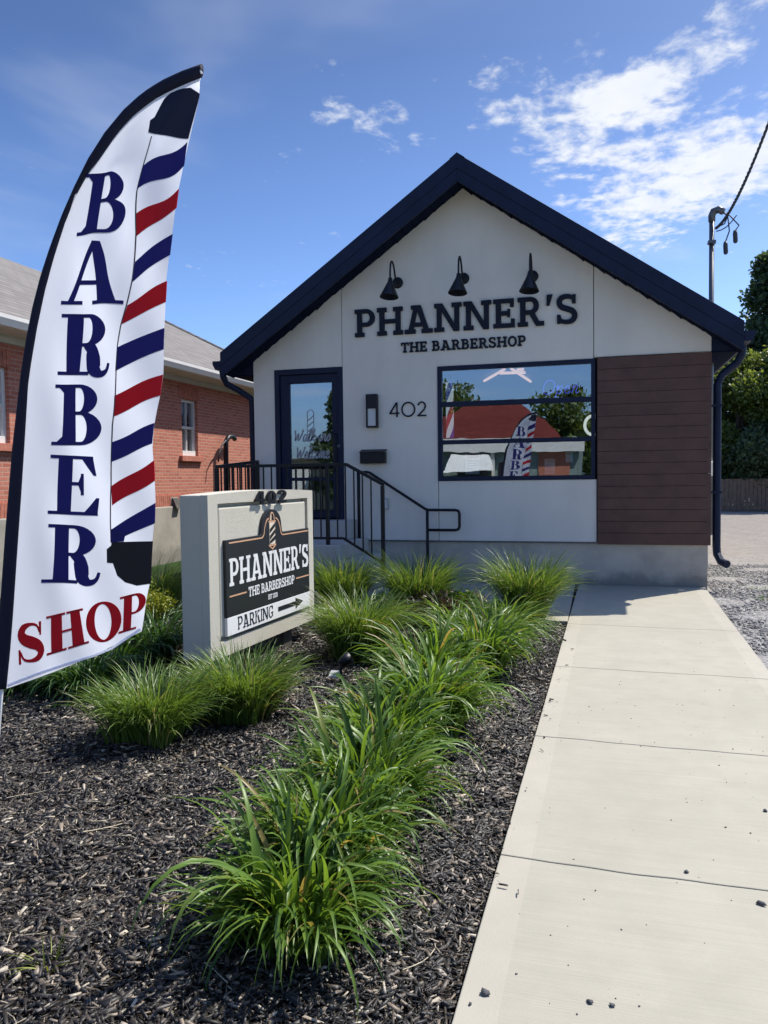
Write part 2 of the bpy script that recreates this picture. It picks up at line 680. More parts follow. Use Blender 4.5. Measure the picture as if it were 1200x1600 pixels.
M = {}
M['stucco'] = m_stucco()
M['sign_stucco'] = m_stucco('sign_stucco', (0.62, 0.59, 0.50), 0.9)
M['concrete'] = m_concrete('walk_concrete', (0.402, 0.380, 0.308))
M['smooth_concrete'] = m_concrete('trowelled_concrete', (0.420, 0.391, 0.322), broom=False)
M['step_concrete'] = m_concrete('step_concrete', (0.50, 0.485, 0.45), broom=False)
M['foundation'] = m_foundation()
M['old_foundation'] = m_foundation('old_render', (0.40, 0.37, 0.32))
M['navy'] = plain('navy_black_metal', (0.009, 0.016, 0.045), 0.5, 0.0, 0.2, 3.0, 0.05, 30, 0.25)
M['navy_matte'] = plain('navy_soffit', (0.009, 0.014, 0.032), 0.9, 0.0, 0.2, 3.0, 0.0, 30, 0.03)
M['black'] = plain('black_powder_coat', (0.008, 0.009, 0.013), 0.42, 0.0, 0.2, 8.0, 0.08, 200, 0.3)
M['letter'] = plain('black_sign_letters', (0.006, 0.009, 0.022), 0.5, spec=0.25)
M['board'] = plain('brown_cladding', (0.098, 0.046, 0.035), 0.6, 0.0, 0.22, 5.0, 0.2, 60)
M['brick'] = m_brick()
M['brick_plain'] = plain('brick_sill', (0.44, 0.16, 0.105), 0.9, 0, 0.3, 9, 0.4, 60)
M['shingle'] = m_shingle()
M['white_trim'] = plain('white_trim', (0.72, 0.71, 0.68), 0.5, 0, 0.06, 3)
M['soffit_white'] = plain('cream_soffit', (0.62, 0.60, 0.53), 0.6, 0, 0.08, 3)
M['glass'] = m_glass('window_glass', 0.26)
M['door_glass'] = m_glass('door_glass', 0.27)
M['old_glass'] = m_glass('old_glass', 0.25)
M['room'] = plain('interior_grey', (0.16, 0.16, 0.165), 0.8)
M['dark_room'] = plain('dark_interior', (0.03, 0.03, 0.032), 0.8)
M['frost'] = plain('frosted_panel', (0.62, 0.64, 0.64), 0.5, 0, 0.04)
M['tube'] = m_emit('led_tube', (1.0, 0.56, 0.38), 1.0)
M['neon'] = m_emit('blue_neon', (0.09, 0.10, 1.0), 0.7)
M['ring'] = m_emit('ring_lamp', (1.0, 0.97, 0.92), 0.9)
M['flag_white'] = m_cloth('white_polyester', (0.83, 0.86, 0.95), 0.6)
M['flag_blue'] = m_cloth('navy_print', (0.045, 0.042, 0.25), 0.5)
M['flag_red'] = m_cloth('red_print', (0.62, 0.028, 0.045), 0.5)
M['flag_dark'] = m_cloth('dark_print', (0.028, 0.033, 0.07), 0.35)
M['flag_black'] = m_cloth('charcoal_print', (0.038, 0.038, 0.043), 0.35)
M['sleeve'] = m_cloth('navy_sleeve', (0.012, 0.014, 0.035), 0.12)
M['pole_white'] = plain('white_fibreglass', (0.75, 0.76, 0.78), 0.35)
M['sign_black'] = plain('sign_panel_black', (0.016, 0.018, 0.022), 0.4, 0, 0.1, 4)
M['sign_white'] = plain('sign_print_white', (0.80, 0.80, 0.79), 0.5, 0, 0.03)
M['copper'] = plain('sign_print_copper', (0.62, 0.36, 0.22), 0.5, 0, 0.06)
M['cream'] = plain('sign_print_cream', (0.78, 0.66, 0.52), 0.5, 0, 0.04)
M['dark_wood'] = plain('weathered_post', (0.07, 0.062, 0.055), 0.8, 0, 0.3, 12, 0.3, 60)
M['chip'] = m_chip('mulch_chip')
M['soil'] = m_ground('mulch_bed_soil', [(0.0, (0.008, 0.007, 0.006)), (0.6, (0.018, 0.014, 0.011)), (0.85, (0.04, 0.03, 0.022)), (1.0, (0.12, 0.095, 0.07))], 55, 0.8)
k = NT('grey_gravel')
v = k.n('ShaderNodeTexVoronoi')
v.inputs['Scale'].default_value = 38
k.l(k.coords(), v.inputs[0])
sepc = k.n('ShaderNodeSeparateColor')
k.l(v.outputs['Color'], sepc.inputs[0])
c = k.ramp(sepc.outputs[0], [(0.0, (0.17, 0.168, 0.165)), (0.5, (0.29, 0.28, 0.27)), (1.0, (0.44, 0.42, 0.40))])
spx = k.n('ShaderNodeSeparateXYZ')
k.l(k.coords(), spx.inputs[0])
drt = k.math('ADD', k.math('MULTIPLY', k.math('ADD', spx.outputs[1], 1.5), 0.16), k.math('MULTIPLY', k.math('SUBTRACT', k.noise(0.9, 7, 0.65), 0.5), 1.6))
c = k.mix(k.math('MULTIPLY', k.math('MULTIPLY', drt, 1.0, True), 0.85), c, k.ramp(k.noise(7, 8, 0.7), [(0.3, (0.21, 0.185, 0.16)), (0.7, (0.33, 0.29, 0.25))]))
h = k.math('ADD', v.outputs['Distance'], k.noise(110, 4))
M['gravel'] = k.done(k.pbsdf(c, 0.95, 0, k.bump(h, 0.7, 0.02), 0.2))
M['stone'] = plain('gravel_stone', (0.24, 0.235, 0.225), 0.85, 0, 0.45, 7)
M['pebble'] = plain('dark_pebble', (0.075, 0.075, 0.08), 0.8, 0, 0.3, 30, 0.4, 90)
M['lawn'] = m_ground('short_lawn', [(0.0, (0.025, 0.055, 0.012)), (1.0, (0.06, 0.11, 0.025))], 60, 0.8)
M['asphalt'] = m_ground('asphalt', [(0.0, (0.14, 0.137, 0.13)), (1.0, (0.24, 0.232, 0.215))], 90, 0.4)
M['paint'] = plain('road_paint', (0.7, 0.55, 0.12), 0.7)
M['strap'] = m_leaf('strap_leaf', (0.045, 0.105, 0.016), (0.185, 0.31, 0.05), 0.47, 0.40, False, (0.36, 0.27, 0.10))
M['strap_mass'] = m_leaf('strap_leaf_mass', (0.045, 0.105, 0.016), (0.185, 0.31, 0.05), 0.47, 0.40, True, (0.36, 0.27, 0.10))
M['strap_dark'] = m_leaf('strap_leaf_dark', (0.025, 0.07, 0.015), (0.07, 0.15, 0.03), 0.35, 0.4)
M['reed'] = m_leaf('reed_grass', (0.055, 0.115, 0.018), (0.20, 0.31, 0.065), 0.43, 0.36, True, (0.42, 0.38, 0.2))
M['cover'] = m_leaf('ground_cover', (0.05, 0.14, 0.012), (0.16, 0.31, 0.03), 0.4, 0.5)
M['yellow_leaf'] = m_leaf('yellow_green_leaf', (0.12, 0.17, 0.012), (0.34, 0.36, 0.04), 0.35, 0.5)
M['purple_leaf'] = m_leaf('purple_leaf', (0.035, 0.03, 0.02), (0.10, 0.06, 0.04), 0.25, 0.5)
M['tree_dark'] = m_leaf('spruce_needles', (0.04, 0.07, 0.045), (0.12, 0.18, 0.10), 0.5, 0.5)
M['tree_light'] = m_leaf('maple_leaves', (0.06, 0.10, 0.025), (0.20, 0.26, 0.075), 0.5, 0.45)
M['bark'] = plain('bark', (0.07, 0.055, 0.042), 0.95, 0, 0.4, 10, 0.6, 40)
M['fence_wood'] = plain('fence_wood', (0.17, 0.125, 0.095), 0.85, 0, 0.25, 6, 0.3, 50)
M['galv'] = plain('galvanised_steel', (0.15, 0.155, 0.165), 0.45, 0.6, 0.15, 5)
M['cable'] = plain('cable_black', (0.06, 0.06, 0.068), 0.6)
M['plastic_white'] = plain('pale_plastic', (0.7, 0.7, 0.68), 0.45, 0, 0.04)
M['grey_plastic'] = plain('grey_box', (0.45, 0.45, 0.44), 0.55, 0, 0.06)
M['red_roof'] = m_shingle('red_roof_tiles', (0.15, 0.035, 0.03), 0)
M['beige'] = plain('beige_render', (0.52, 0.45, 0.33), 0.9, 0, 0.1, 2)
M['teal'] = plain('teal_render', (0.20, 0.26, 0.25), 0.8, 0, 0.1, 2)
M['pole_red'] = plain('pole_red', (0.5, 0.03, 0.03), 0.3, 0, 0.05)
M['pole_blue'] = plain('pole_blue', (0.03, 0.04, 0.25), 0.3, 0, 0.05)
M['pole_wh'] = plain('pole_white', (0.78, 0.78, 0.8), 0.3, 0, 0.03)
M['pole_wh'], M['pole_red'], M['pole_blue'] = m_emit('lit_pole_white', (0.8, 0.85, 0.95), 0.5), m_emit('lit_pole_red', (0.45, 0.06, 0.08), 0.45), m_emit('lit_pole_blue', (0.05, 0.07, 0.4), 0.5)
M['etch'] = plain('etched_vinyl', (0.34, 0.36, 0.39), 0.7, 0, 0.03)
M['rust'] = plain('rust_stain', (0.16, 0.07, 0.035), 0.9, 0, 0.3, 20)
M['line'] = plain('seam_thread', (0.05, 0.05, 0.07), 0.8)
M['pane_dark'] = plain('dark_opening', (0.02, 0.022, 0.03), 0.3)

# ------------------------------------------------------------------ lettering: strokes as ruled strips (A side, B side)
def bx(x0, y0, x1, y1):
    return ([(x0, y0), (x1, y0)], [(x0, y1), (x1, y1)])


def qd(a, b, c, d):
    """strip from edge a-b to edge d-c (a->d one side, b->c the other)"""
    return ([a, d], [b, c])


def arc(cx, cy, rxo, ryo, rxi, ryi, a0, a1, n=14, cxi=None, cyi=None):
    cxi = cx if cxi is None else cxi
    cyi = cy if cyi is None else cyi
    A, B = [], []
    for i in range(n + 1):
        a = math.radians(a0 + (a1 - a0) * i / n)
        A.append((cx + rxo * math.cos(a), cy + ryo * math.sin(a)))
        B.append((cxi + rxi * math.cos(a), cyi + ryi * math.sin(a)))
    return (A, B)


def bowl(x0, xb, ylo, yhi, w, t, n=10, rx=None):
    ry = (yhi - ylo) / 2
    cy = (yhi + ylo) / 2
    rx = ry if rx is None else rx
    A, B = [(x0, yhi)], [(x0, yhi - t)]
    for i in range(n + 1):
        a = PI / 2 - PI * i / n
        A.append((xb + rx * math.cos(a), cy + ry * math.sin(a)))
        B.append((xb + (rx - w) * math.cos(a), cy + (ry - t) * math.sin(a)))
    A.append((x0, ylo))
    B.append((x0, ylo + t))
    return (A, B)


def stroke(pts, ws):
    """pts centre line, ws widths"""
    A, B = [], []
    n = len(pts)
    if not isinstance(ws, (list, tuple)):
        ws = [ws] * n
    for i in range(n):
        a, b = pts[max(i - 1, 0)], pts[min(i + 1, n - 1)]
        dx, dy = b[0] - a[0], b[1] - a[1]
        L = math.hypot(dx, dy) or 1
        nx, ny = -dy / L * ws[i] / 2, dx / L * ws[i] / 2
        A.append((pts[i][0] + nx, pts[i][1] + ny))
        B.append((pts[i][0] - nx, pts[i][1] - ny))
    return (A, B)


def crv(pts, ws, n=22):
    """smooth stroke through control points (Catmull-Rom)"""
    P = [pts[0]] + list(pts) + [pts[-1]]
    Wd = [ws[0]] + list(ws) + [ws[-1]]
    out, wo = [], []
    m = len(pts) - 1
    for s in range(m):
        k = max(2, n // m)
        for j in range(k):
            t = j / k
            q = []
            for c in (0, 1):
                p0, p1, p2, p3 = (P[s + i][c] for i in range(4))
                q.append(0.5 * (2 * p1 + (p2 - p0) * t + (2 * p0 - 5 * p1 + 4 * p2 - p3) * t * t + (3 * p1 - p0 - 3 * p2 + p3) * t ** 3))
            out.append(tuple(q))
            wo.append(Wd[s + 1] * (1 - t) + Wd[s + 2] * t)
    out.append(pts[-1])
    wo.append(ws[-1])
    return stroke(out, wo)


def slab(ch, w=0.185, t=0.15, s=0.085):
    S = s + w
    if ch == 'P':
        return [bx(s, 0, S, 1), bx(0, 0, S + s, t), bx(0, 1 - t, s, 1), bowl(S, 0.44, 0.36, 1, w, t)], 0.78
    if ch == 'R':
        return [bx(s, 0, S, 1), bx(0, 0, S + s, t), bx(0, 1 - t, s, 1), bowl(S, 0.44, 0.40, 1, w, t, rx=0.29),
                qd((0.37, 0.45), (0.37 + w * 1.15, 0.45), (0.62 + w * 1.05, 0), (0.62, 0)), bx(0.62, 0, 0.90, t)], 0.88
    if ch == 'B':
        return [bx(s, 0, S, 1), bx(0, 0, s, t), bx(0, 1 - t, s, 1), bowl(S, 0.45, 0.46, 1, w * 0.95, t, rx=0.25),
                bowl(S, 0.47, 0, 0.46 + t, w, t, rx=0.30)], 0.80
    if ch == 'H':
        Wd = 0.96
        return [bx(s, 0, S, 1), bx(Wd - S, 0, Wd - s, 1), bx(0, 0, S + s, t), bx(0, 1 - t, S + s, 1), bx(Wd - S - s, 0, Wd, t),
                bx(Wd - S - s, 1 - t, Wd, 1), bx(S, 0.5 - t / 2, Wd - S, 0.5 + t / 2)], Wd
    if ch == 'A':
        return [qd((0.11, 0), (0.11 + w * 1.02, 0), (0.50, 1), (0.35, 1)), qd((0.74, 0), (0.74 + w * 1.05, 0), (0.60, 1), (0.39, 1)),
                bx(0.25, 0.24, 0.73, 0.24 + t * 0.95), bx(0, 0, 0.40, t), bx(0.62, 0, 1.02, t), bx(0.24, 1 - t * 0.95, 0.42, 1)], 1.02
    if ch == 'N':
        Wd = 0.98
        return [bx(s, 0, s + w * 0.95, 1), bx(Wd - s - w * 0.95, 0, Wd - s, 1), bx(0, 0, S + s, t), bx(0, 1 - t, s, 1), bx(Wd - S - s, 1 - t, Wd, 1),
                qd((Wd - s - w * 1.1, 0), (Wd - s - w * 0.1, 0), (s + w * 1.15, 1), (s + w * 0.05, 1))], Wd
    if ch == 'E':
        return [bx(s, 0, S, 1), bx(0, 0, s, t), bx(0, 1 - t, s, 1), bx(S, 0, 0.74, t), bx(S, 1 - t, 0.71, 1), bx(S, 0.5 - t / 2, 0.58, 0.5 + t / 2),
                bx(0.74 - w * 0.7, t, 0.74, 0.30), bx(0.71 - w * 0.7, 0.71, 0.71, 1 - t), bx(0.58 - w * 0.5, 0.36, 0.58, 0.64)], 0.77
    if ch == 'T':
        c = 0.40
        return [bx(c - w / 2, 0, c + w / 2, 1), bx(c - w / 2 - s, 0, c + w / 2 + s, t), bx(0, 1 - t, c - w / 2, 1), bx(c + w / 2, 1 - t, 0.8, 1),
                bx(0, 0.68, w * 0.62, 1 - t), bx(0.8 - w * 0.62, 0.68, 0.8, 1 - t)], 0.80
    if ch == 'S':
        return [crv([(0.60, 0.74), (0.56, 0.87), (0.38, 0.935), (0.19, 0.89), (0.115, 0.74), (0.19, 0.59), (0.38, 0.51), (0.57, 0.42), (0.635, 0.26), (0.55, 0.11), (0.36, 0.065), (0.17, 0.12), (0.11, 0.26)],
                    [t * .8, t * .9, t, w * .95, w, w, w * 1.02, w, w, w * .95, t, t * .9, t * .8], 40),
                bx(0.545, 0.68, 0.665, 0.98), bx(0.045, 0.02, 0.165, 0.32)], 0.74
    if ch == 'O':
        return [arc(0.44, 0.5, 0.43, 0.515, 0.43 - w, 0.515 - t, 0, 360, 32)], 0.88
    if ch == "'":
        return [qd((0.03, 0.66), (0.13, 0.66), (0.24, 1.03), (0.04, 1.03))], 0.27
    if ch == 'K':
        return [bx(s, 0, S, 1), bx(0, 0, S + s, t), bx(0, 1 - t, S + s, 1), qd((S, 0.42), (S, 0.42 + w * 1.1), (0.66, 1), (0.66 - w * 1.2, 1)),
                qd((0.62, 0), (0.62 + w * 1.15, 0), (0.42 + w, 0.62), (0.42, 0.55)), bx(0.48, 1 - t, 0.82, 1), bx(0.58, 0, 0.92, t)], 0.92
    if ch == 'I':
        return [bx(s, 0, S, 1), bx(0, 0, S + s, t), bx(0, 1 - t, S + s, 1)], S + s
    if ch == 'G':
        return [arc(0.46, 0.5, 0.44, 0.515, 0.44 - w, 0.515 - t, 42, 318, 28), bx(0.80 - w, 0.08, 0.80, 0.46), bx(0.50, 0.46 - t, 0.88, 0.46),
                bx(0.80 - w * 0.7, 0.70, 0.80, 0.98)], 0.90
    if ch in '0':
        return [arc(0.32, 0.5, 0.32, 0.51, 0.32 - w, 0.51 - t, 0, 360, 28)], 0.66
    if ch == '2':
        return [crv([(0.07, 0.70), (0.14, 0.88), (0.30, 0.935), (0.48, 0.86), (0.52, 0.68), (0.40, 0.45), (0.10, 0.10)], [t, w, t, w, w, w, w], 28), bx(0.03, 0, 0.62, t)], 0.64
    if ch == '4':
        return [bx(0.40, 0, 0.40 + w, 1), qd((0.02, 0.26), (0.02 + w, 0.26), (0.44, 1), (0.34, 1)), bx(0.02, 0.20, 0.70, 0.20 + t)], 0.72
    return [], 0.32


def serif_face(ch):
    w, h = 0.27, 0.055
    def foot(x0, x1, y=0.0, up=1):
        return bx(x0, y, x1, y + h * up)
    if ch == 'B':
        return [bx(0.16, 0, 0.16 + w, 1), foot(0, 0.5), bx(0, 1 - h, 0.5, 1),
                bowl(0.42, 0.52, 0.50, 1, w * 0.95, h, 14, 0.36), bowl(0.42, 0.55, 0, 0.50 + h, w * 1.05, h, 14, 0.42),
                qd((0.08, h), (0.16, h), (0.16, 0.14), (0.16, 0.14)), qd((0.08, 1 - h), (0.16, 1 - h), (0.16, 0.87), (0.16, 0.87))]
    if ch == 'A':
        return [qd((0.10, h), (0.10 + h * 1.7, h), (0.55, 1), (0.47, 1)), qd((0.60, h), (0.60 + w * 1.08, h), (0.58, 1), (0.46, 1)),
                bx(0.24, 0.31, 0.68, 0.31 + h * 1.2), foot(0, 0.33), foot(0.50, 1.0)]
    if ch == 'R':
        return [bx(0.16, 0, 0.16 + w, 1), foot(0, 0.60), bx(0.05, 1 - h, 0.5, 1), bowl(0.42, 0.52, 0.47, 1, w * 0.98, h, 14, 0.38),
                crv([(0.48, 0.49), (0.62, 0.43), (0.67, 0.28), (0.70, 0.10), (0.82, 0.025), (0.93, 0.08), (0.97, 0.20)], [h, w * 0.8, w * 0.95, w * 0.9, w * 0.42, h * 1.1, h * .8], 24)]
    if ch == 'E':
        return [bx(0.17, 0, 0.17 + w, 1), foot(0, 0.95), bx(0.03, 1 - h, 0.92, 1), bx(0.44, 0.50, 0.60, 0.50 + h),
                qd((0.62, 0.34), (0.68, 0.34), (0.68, 0.70), (0.62, 0.70)), qd((0.56, 0.525), (0.62, 0.40), (0.62, 0.66), (0.56, 0.535)),
                ([(0.94, 0.30), (1.0, 0.30)], [(0.70, h), (0.95, h)]), ([(0.97, 0.68), (0.91, 0.68)], [(0.92, 1 - h), (0.66, 1 - h)])]
    if ch == 'S':
        return [crv([(0.80, 0.74), (0.70, 0.91), (0.48, 0.965), (0.25, 0.90), (0.17, 0.74), (0.27, 0.60), (0.50, 0.50), (0.74, 0.40), (0.85, 0.24), (0.74, 0.08), (0.48, 0.035), (0.24, 0.10), (0.12, 0.30)],
                    [h, h, h * 1.4, w * .7, w * .95, w * 1.05, w * 1.15, w * 1.05, w * .95, w * .6, h * 1.4, h, h], 44),
                qd((0.80, 0.66), (0.86, 0.66), (0.86, 1.0), (0.78, 1.0)), qd((0.06, 0.0), (0.14, 0.0), (0.12, 0.36), (0.06, 0.36))]
    if ch == 'H':
        return [bx(0.12, 0, 0.12 + w, 1), bx(0.62, 0, 0.62 + w, 1), foot(0, 0.48), foot(0.52, 1.0), bx(0, 1 - h, 0.48, 1), bx(0.52, 1 - h, 1, 1), bx(0.39, 0.48, 0.62, 0.48 + h)]
    if ch == 'O':
        return [arc(0.5, 0.5, 0.5, 0.52, 0.24, 0.46, 0, 360, 36)]
    if ch == 'P':
        return [bx(0.16, 0, 0.16 + w, 1), foot(0, 0.62), bx(0.03, 1 - h, 0.5, 1), bowl(0.42, 0.54, 0.44, 1, w * 1.0, h, 14, 0.42)]


def geo(ch, w=0.10):
    if ch == '4':
        return [stroke([(0.56, 0), (0.56, 1)], w), stroke([(0.53, 0.98), (0.03, 0.26)], w), bx(0.0, 0.21, 0.74, 0.21 + w)], 0.78
    if ch == '0':
        return [arc(0.5, 0.5, 0.52, 0.52, 0.52 - w, 0.52 - w, 0, 360, 36)], 1.06
    if ch == '2':
        return [arc(0.32, 0.70, 0.31, 0.31, 0.31 - w, 0.31 - w, 172, -38, 18), stroke([(0.535, 0.50), (0.06, 0.05)], w), bx(0.0, 0, 0.66, w)], 0.68


SCRIPT = {
    'W': ([[(0.0, 0.95), (0.10, 0.5), (0.18, 0.05), (0.40, 0.70), (0.48, 0.05), (0.75, 0.6), (0.82, 1.0)]], 0.90),
    'a': ([[(0.42, 0.50), (0.25, 0.56), (0.08, 0.35), (0.10, 0.06), (0.26, 0.04), (0.42, 0.40)], [(0.44, 0.54), (0.40, 0.15), (0.50, 0.02), (0.60, 0.12)]], 0.56),
    'l': ([[(0.0, 0.15), (0.25, 0.75), (0.25, 1.0), (0.13, 0.9), (0.10, 0.2), (0.20, 0.0), (0.34, 0.12)]], 0.32),
    'k': ([[(0.0, 0.1), (0.22, 0.75), (0.22, 1.0), (0.10, 0.85), (0.08, 0.0)], [(0.10, 0.28), (0.36, 0.52), (0.36, 0.38), (0.16, 0.28), (0.34, 0.04), (0.48, 0.10)]], 0.48),
    '-': ([[(0.02, 0.30), (0.24, 0.32)]], 0.30),
    'i': ([[(0.0, 0.2), (0.13, 0.54), (0.10, 0.12), (0.20, 0.01), (0.32, 0.14)], [(0.16, 0.76), (0.17, 0.80)]], 0.30),
    'n': ([[(0.02, 0.42), (0.12, 0.54), (0.08, 0.0)], [(0.10, 0.3), (0.28, 0.55), (0.38, 0.48), (0.34, 0.1), (0.46, 0.01), (0.56, 0.14)]], 0.54),
    's': ([[(0.0, 0.1), (0.22, 0.58), (0.34, 0.22), (0.22, 0.0), (0.04, 0.08)]], 0.40),
    'e': ([[(0.04, 0.22), (0.28, 0.34), (0.32, 0.50), (0.18, 0.56), (0.06, 0.32), (0.12, 0.04), (0.30, 0.02), (0.46, 0.18)]], 0.43),
    'c': ([[(0.36, 0.46), (0.22, 0.56), (0.06, 0.32), (0.12, 0.04), (0.28, 0.02), (0.44, 0.18)]], 0.41),
    'o': ([[(0.24, 0.55), (0.08, 0.42), (0.08, 0.12), (0.24, 0.01), (0.40, 0.16), (0.38, 0.45), (0.24, 0.55), (0.44, 0.46)]], 0.45),
    'm': ([[(0.02, 0.42), (0.12, 0.54), (0.08, 0.0)], [(0.10, 0.3), (0.25, 0.55), (0.33, 0.45), (0.29, 0.0)], [(0.31, 0.3), (0.46, 0.55), (0.55, 0.48), (0.51, 0.1), (0.62, 0.01), (0.72, 0.14)]], 0.70),
    'O': ([[(0.5, 0.98), (0.2, 0.9), (0.05, 0.5), (0.2, 0.08), (0.5, 0.0), (0.8, 0.25), (0.82, 0.7), (0.5, 0.98)]], 0.92),
    'p': ([[(0.02, 0.40), (0.12, 0.54), (0.04, -0.38)], [(0.10, 0.3), (0.30, 0.56), (0.42, 0.35), (0.30, 0.02), (0.10, 0.10)]], 0.50),
}


def script(ch, w=0.15, slant=0.22):
    if ch not in SCRIPT:
        return [], 0.3
    st, adv = SCRIPT[ch]
    return [crv([(x + slant * y, y) for x, y in s], [w] * len(s), 18) for s in st], adv


def subdiv_strip(A, B, na=1, nb=1):
    A2, B2 = [], []
    for i in range(len(A) - 1):
        for j in range(na):
            t = j / na
            A2.append(tuple(A[i][c] * (1 - t) + A[i + 1][c] * t for c in (0, 1)))
            B2.append(tuple(B[i][c] * (1 - t) + B[i + 1][c] * t for c in (0, 1)))
    A2.append(A[-1])
    B2.append(B[-1])
    rows = []
    for j in range(nb + 1):
        t = j / nb
        rows.append([tuple(a[c] * (1 - t) + b[c] * t for c in (0, 1)) for a, b in zip(A2, B2)])
    return rows


def solid_strips(mb, strips, fn, d0, d1, maxlen=None, step=0.0003):
    """fn(x, y, depth) -> world point; every strip becomes a closed plate from depth d0 to d1"""
    for i, (A, B) in enumerate(strips):
        na = nb = 1
        if maxlen:
            la = max(max(math.dist(A[j], A[j + 1]), math.dist(B[j], B[j + 1])) for j in range(len(A) - 1))
            lb = max(math.dist(a, b) for a, b in zip(A, B))
            na, nb = max(1, int(la / maxlen + 0.99)), max(1, int(lb / maxlen + 0.99))
        rows = subdiv_strip(A, B, na, nb)
        nr, nc = len(rows), len(rows[0])
        e = step * i
        vs = [fn(x, y, d1 + e) for r in rows for x, y in r] + [fn(x, y, d0 - (e if maxlen else 0)) for r in rows for x, y in r]
        o = nr * nc
        fs = []
        for r in range(nr - 1):
            for c in range(nc - 1):
                a = r * nc + c
                fs.append((a, a + 1, a + nc + 1, a + nc))
                fs.append((o + a, o + a + nc, o + a + nc + 1, o + a + 1))
        for c in range(nc - 1):
            fs.append((c, c + o, c + 1 + o, c + 1))
            a = (nr - 1) * nc + c
            fs.append((a, a + 1, a + 1 + o, a + o))
        for r in range(nr - 1):
            a = r * nc
            fs.append((a, a + nc, a + nc + o, a + o))
            a = r * nc + nc - 1
            fs.append((a, a + o, a + nc + o, a + nc))
        mb.add(vs, fs)


def set_text(text, face, x0, x1, y0, h, fn, d0, d1, mat, parent, name='letter', gap=0.07, bevel=0.0, join=False):
    gl = [face(c) if c != ' ' else ([], 0.34) for c in text]
    tot = sum(g[1] for g in gl) + gap * (len(text) - 1)
    sx = (x1 - x0) / tot
    x = 0.0
    out = []
    allmb = MB()
    for c, (st, adv) in zip(text, gl):
        if st:
            mb = allmb if join else MB()
            xx = x
            solid_strips(mb, st, lambda a, b, d, xx=xx: fn(x0 + (xx + a) * sx, y0 + b * h, d), d0, d1)
            if not join:
                out.append(mb.build(name, mat, parent, bevel=bevel))
        x += adv + gap
    if join:
        out.append(allmb.build(name, mat, parent))
    return out

# ------------------------------------------------------------------ the ground and the street
def grid_sheet(name, x0, x1, y0, y1, step, zf, mat, far=0):
    xs = np.linspace(x0, x1, max(2, int((x1 - x0) / step) + 1))
    ys = np.linspace(y0, y1, max(2, int((y1 - y0) / step) + 1))
    if far:
        xs = np.concatenate([[-far, -far / 3], xs, [far / 3, far]])
        ys = np.concatenate([[-far, -far / 3], ys, [far / 3, far]])
    Xg, Yg = np.meshgrid(xs, ys)
    V = np.stack([Xg.ravel(), Yg.ravel(), zf(Xg, Yg).ravel()], 1)
    nx, ny = len(xs), len(ys)
    i = (np.arange(ny - 1)[:, None] * nx + np.arange(nx - 1)[None, :]).ravel()
    F = np.stack([i, i + 1, i + nx + 1, i + nx], 1)
    o = link_mesh(name, np_mesh(name, V, F, mat, True))
    return tag(o, kind='structure')


grid_sheet('ground', -160, 160, -160, 160, 2.0, lambda x, y: gz(x, y) - 0.13, M['lawn'], 1800.0)
grid_sheet('gravel_drive', 1.70, 16, -10.7, 40, 0.25,
           lambda x, y: gz(x, y) - 0.05 + 0.012 * np.sin(x * 5.1 + y * 2.3) + 0.01 * np.sin(y * 6.7 - x * 3), M['gravel'])


def bed_z(x, y):
    b = 0.012 * np.sin(x * 7.3 + 1.3 * y) + 0.010 * np.sin(y * 9.1 - 2.1 * x) + 0.008 * np.sin(15 * x + 11 * y) + 0.006 * np.sin(23 * x - 17 * y)
    edge = np.clip((0.22 + 0.017 * y - x) / 0.35, 0, 1)
    return gz(x, y) - 0.045 + (0.045 + b + 0.02) * edge


def walk_left(y):
    return 0.235 + 0.0172 * y


def walk_right(y):
    return 1.805 + 0.0075 * y


bed = grid_sheet('mulch_bed', -7.2, 0.21, -10.6, -2.40, 0.06, bed_z, M['soil'])

# walkway: broom-finished slabs with smooth trowelled margins
wk = tag(MB().add([(0.2, -10.6, -0.30), (1.78, -10.6, -0.30), (1.78, 0.0, -0.10), (0.2, 0.0, -0.10)], [(0, 1, 2, 3)]).build('walkway', M['soil']), kind='structure')
rows = [-10.62, -9.02, -7.40, -5.92, -4.27, -2.58, -0.012]
skew = -0.035


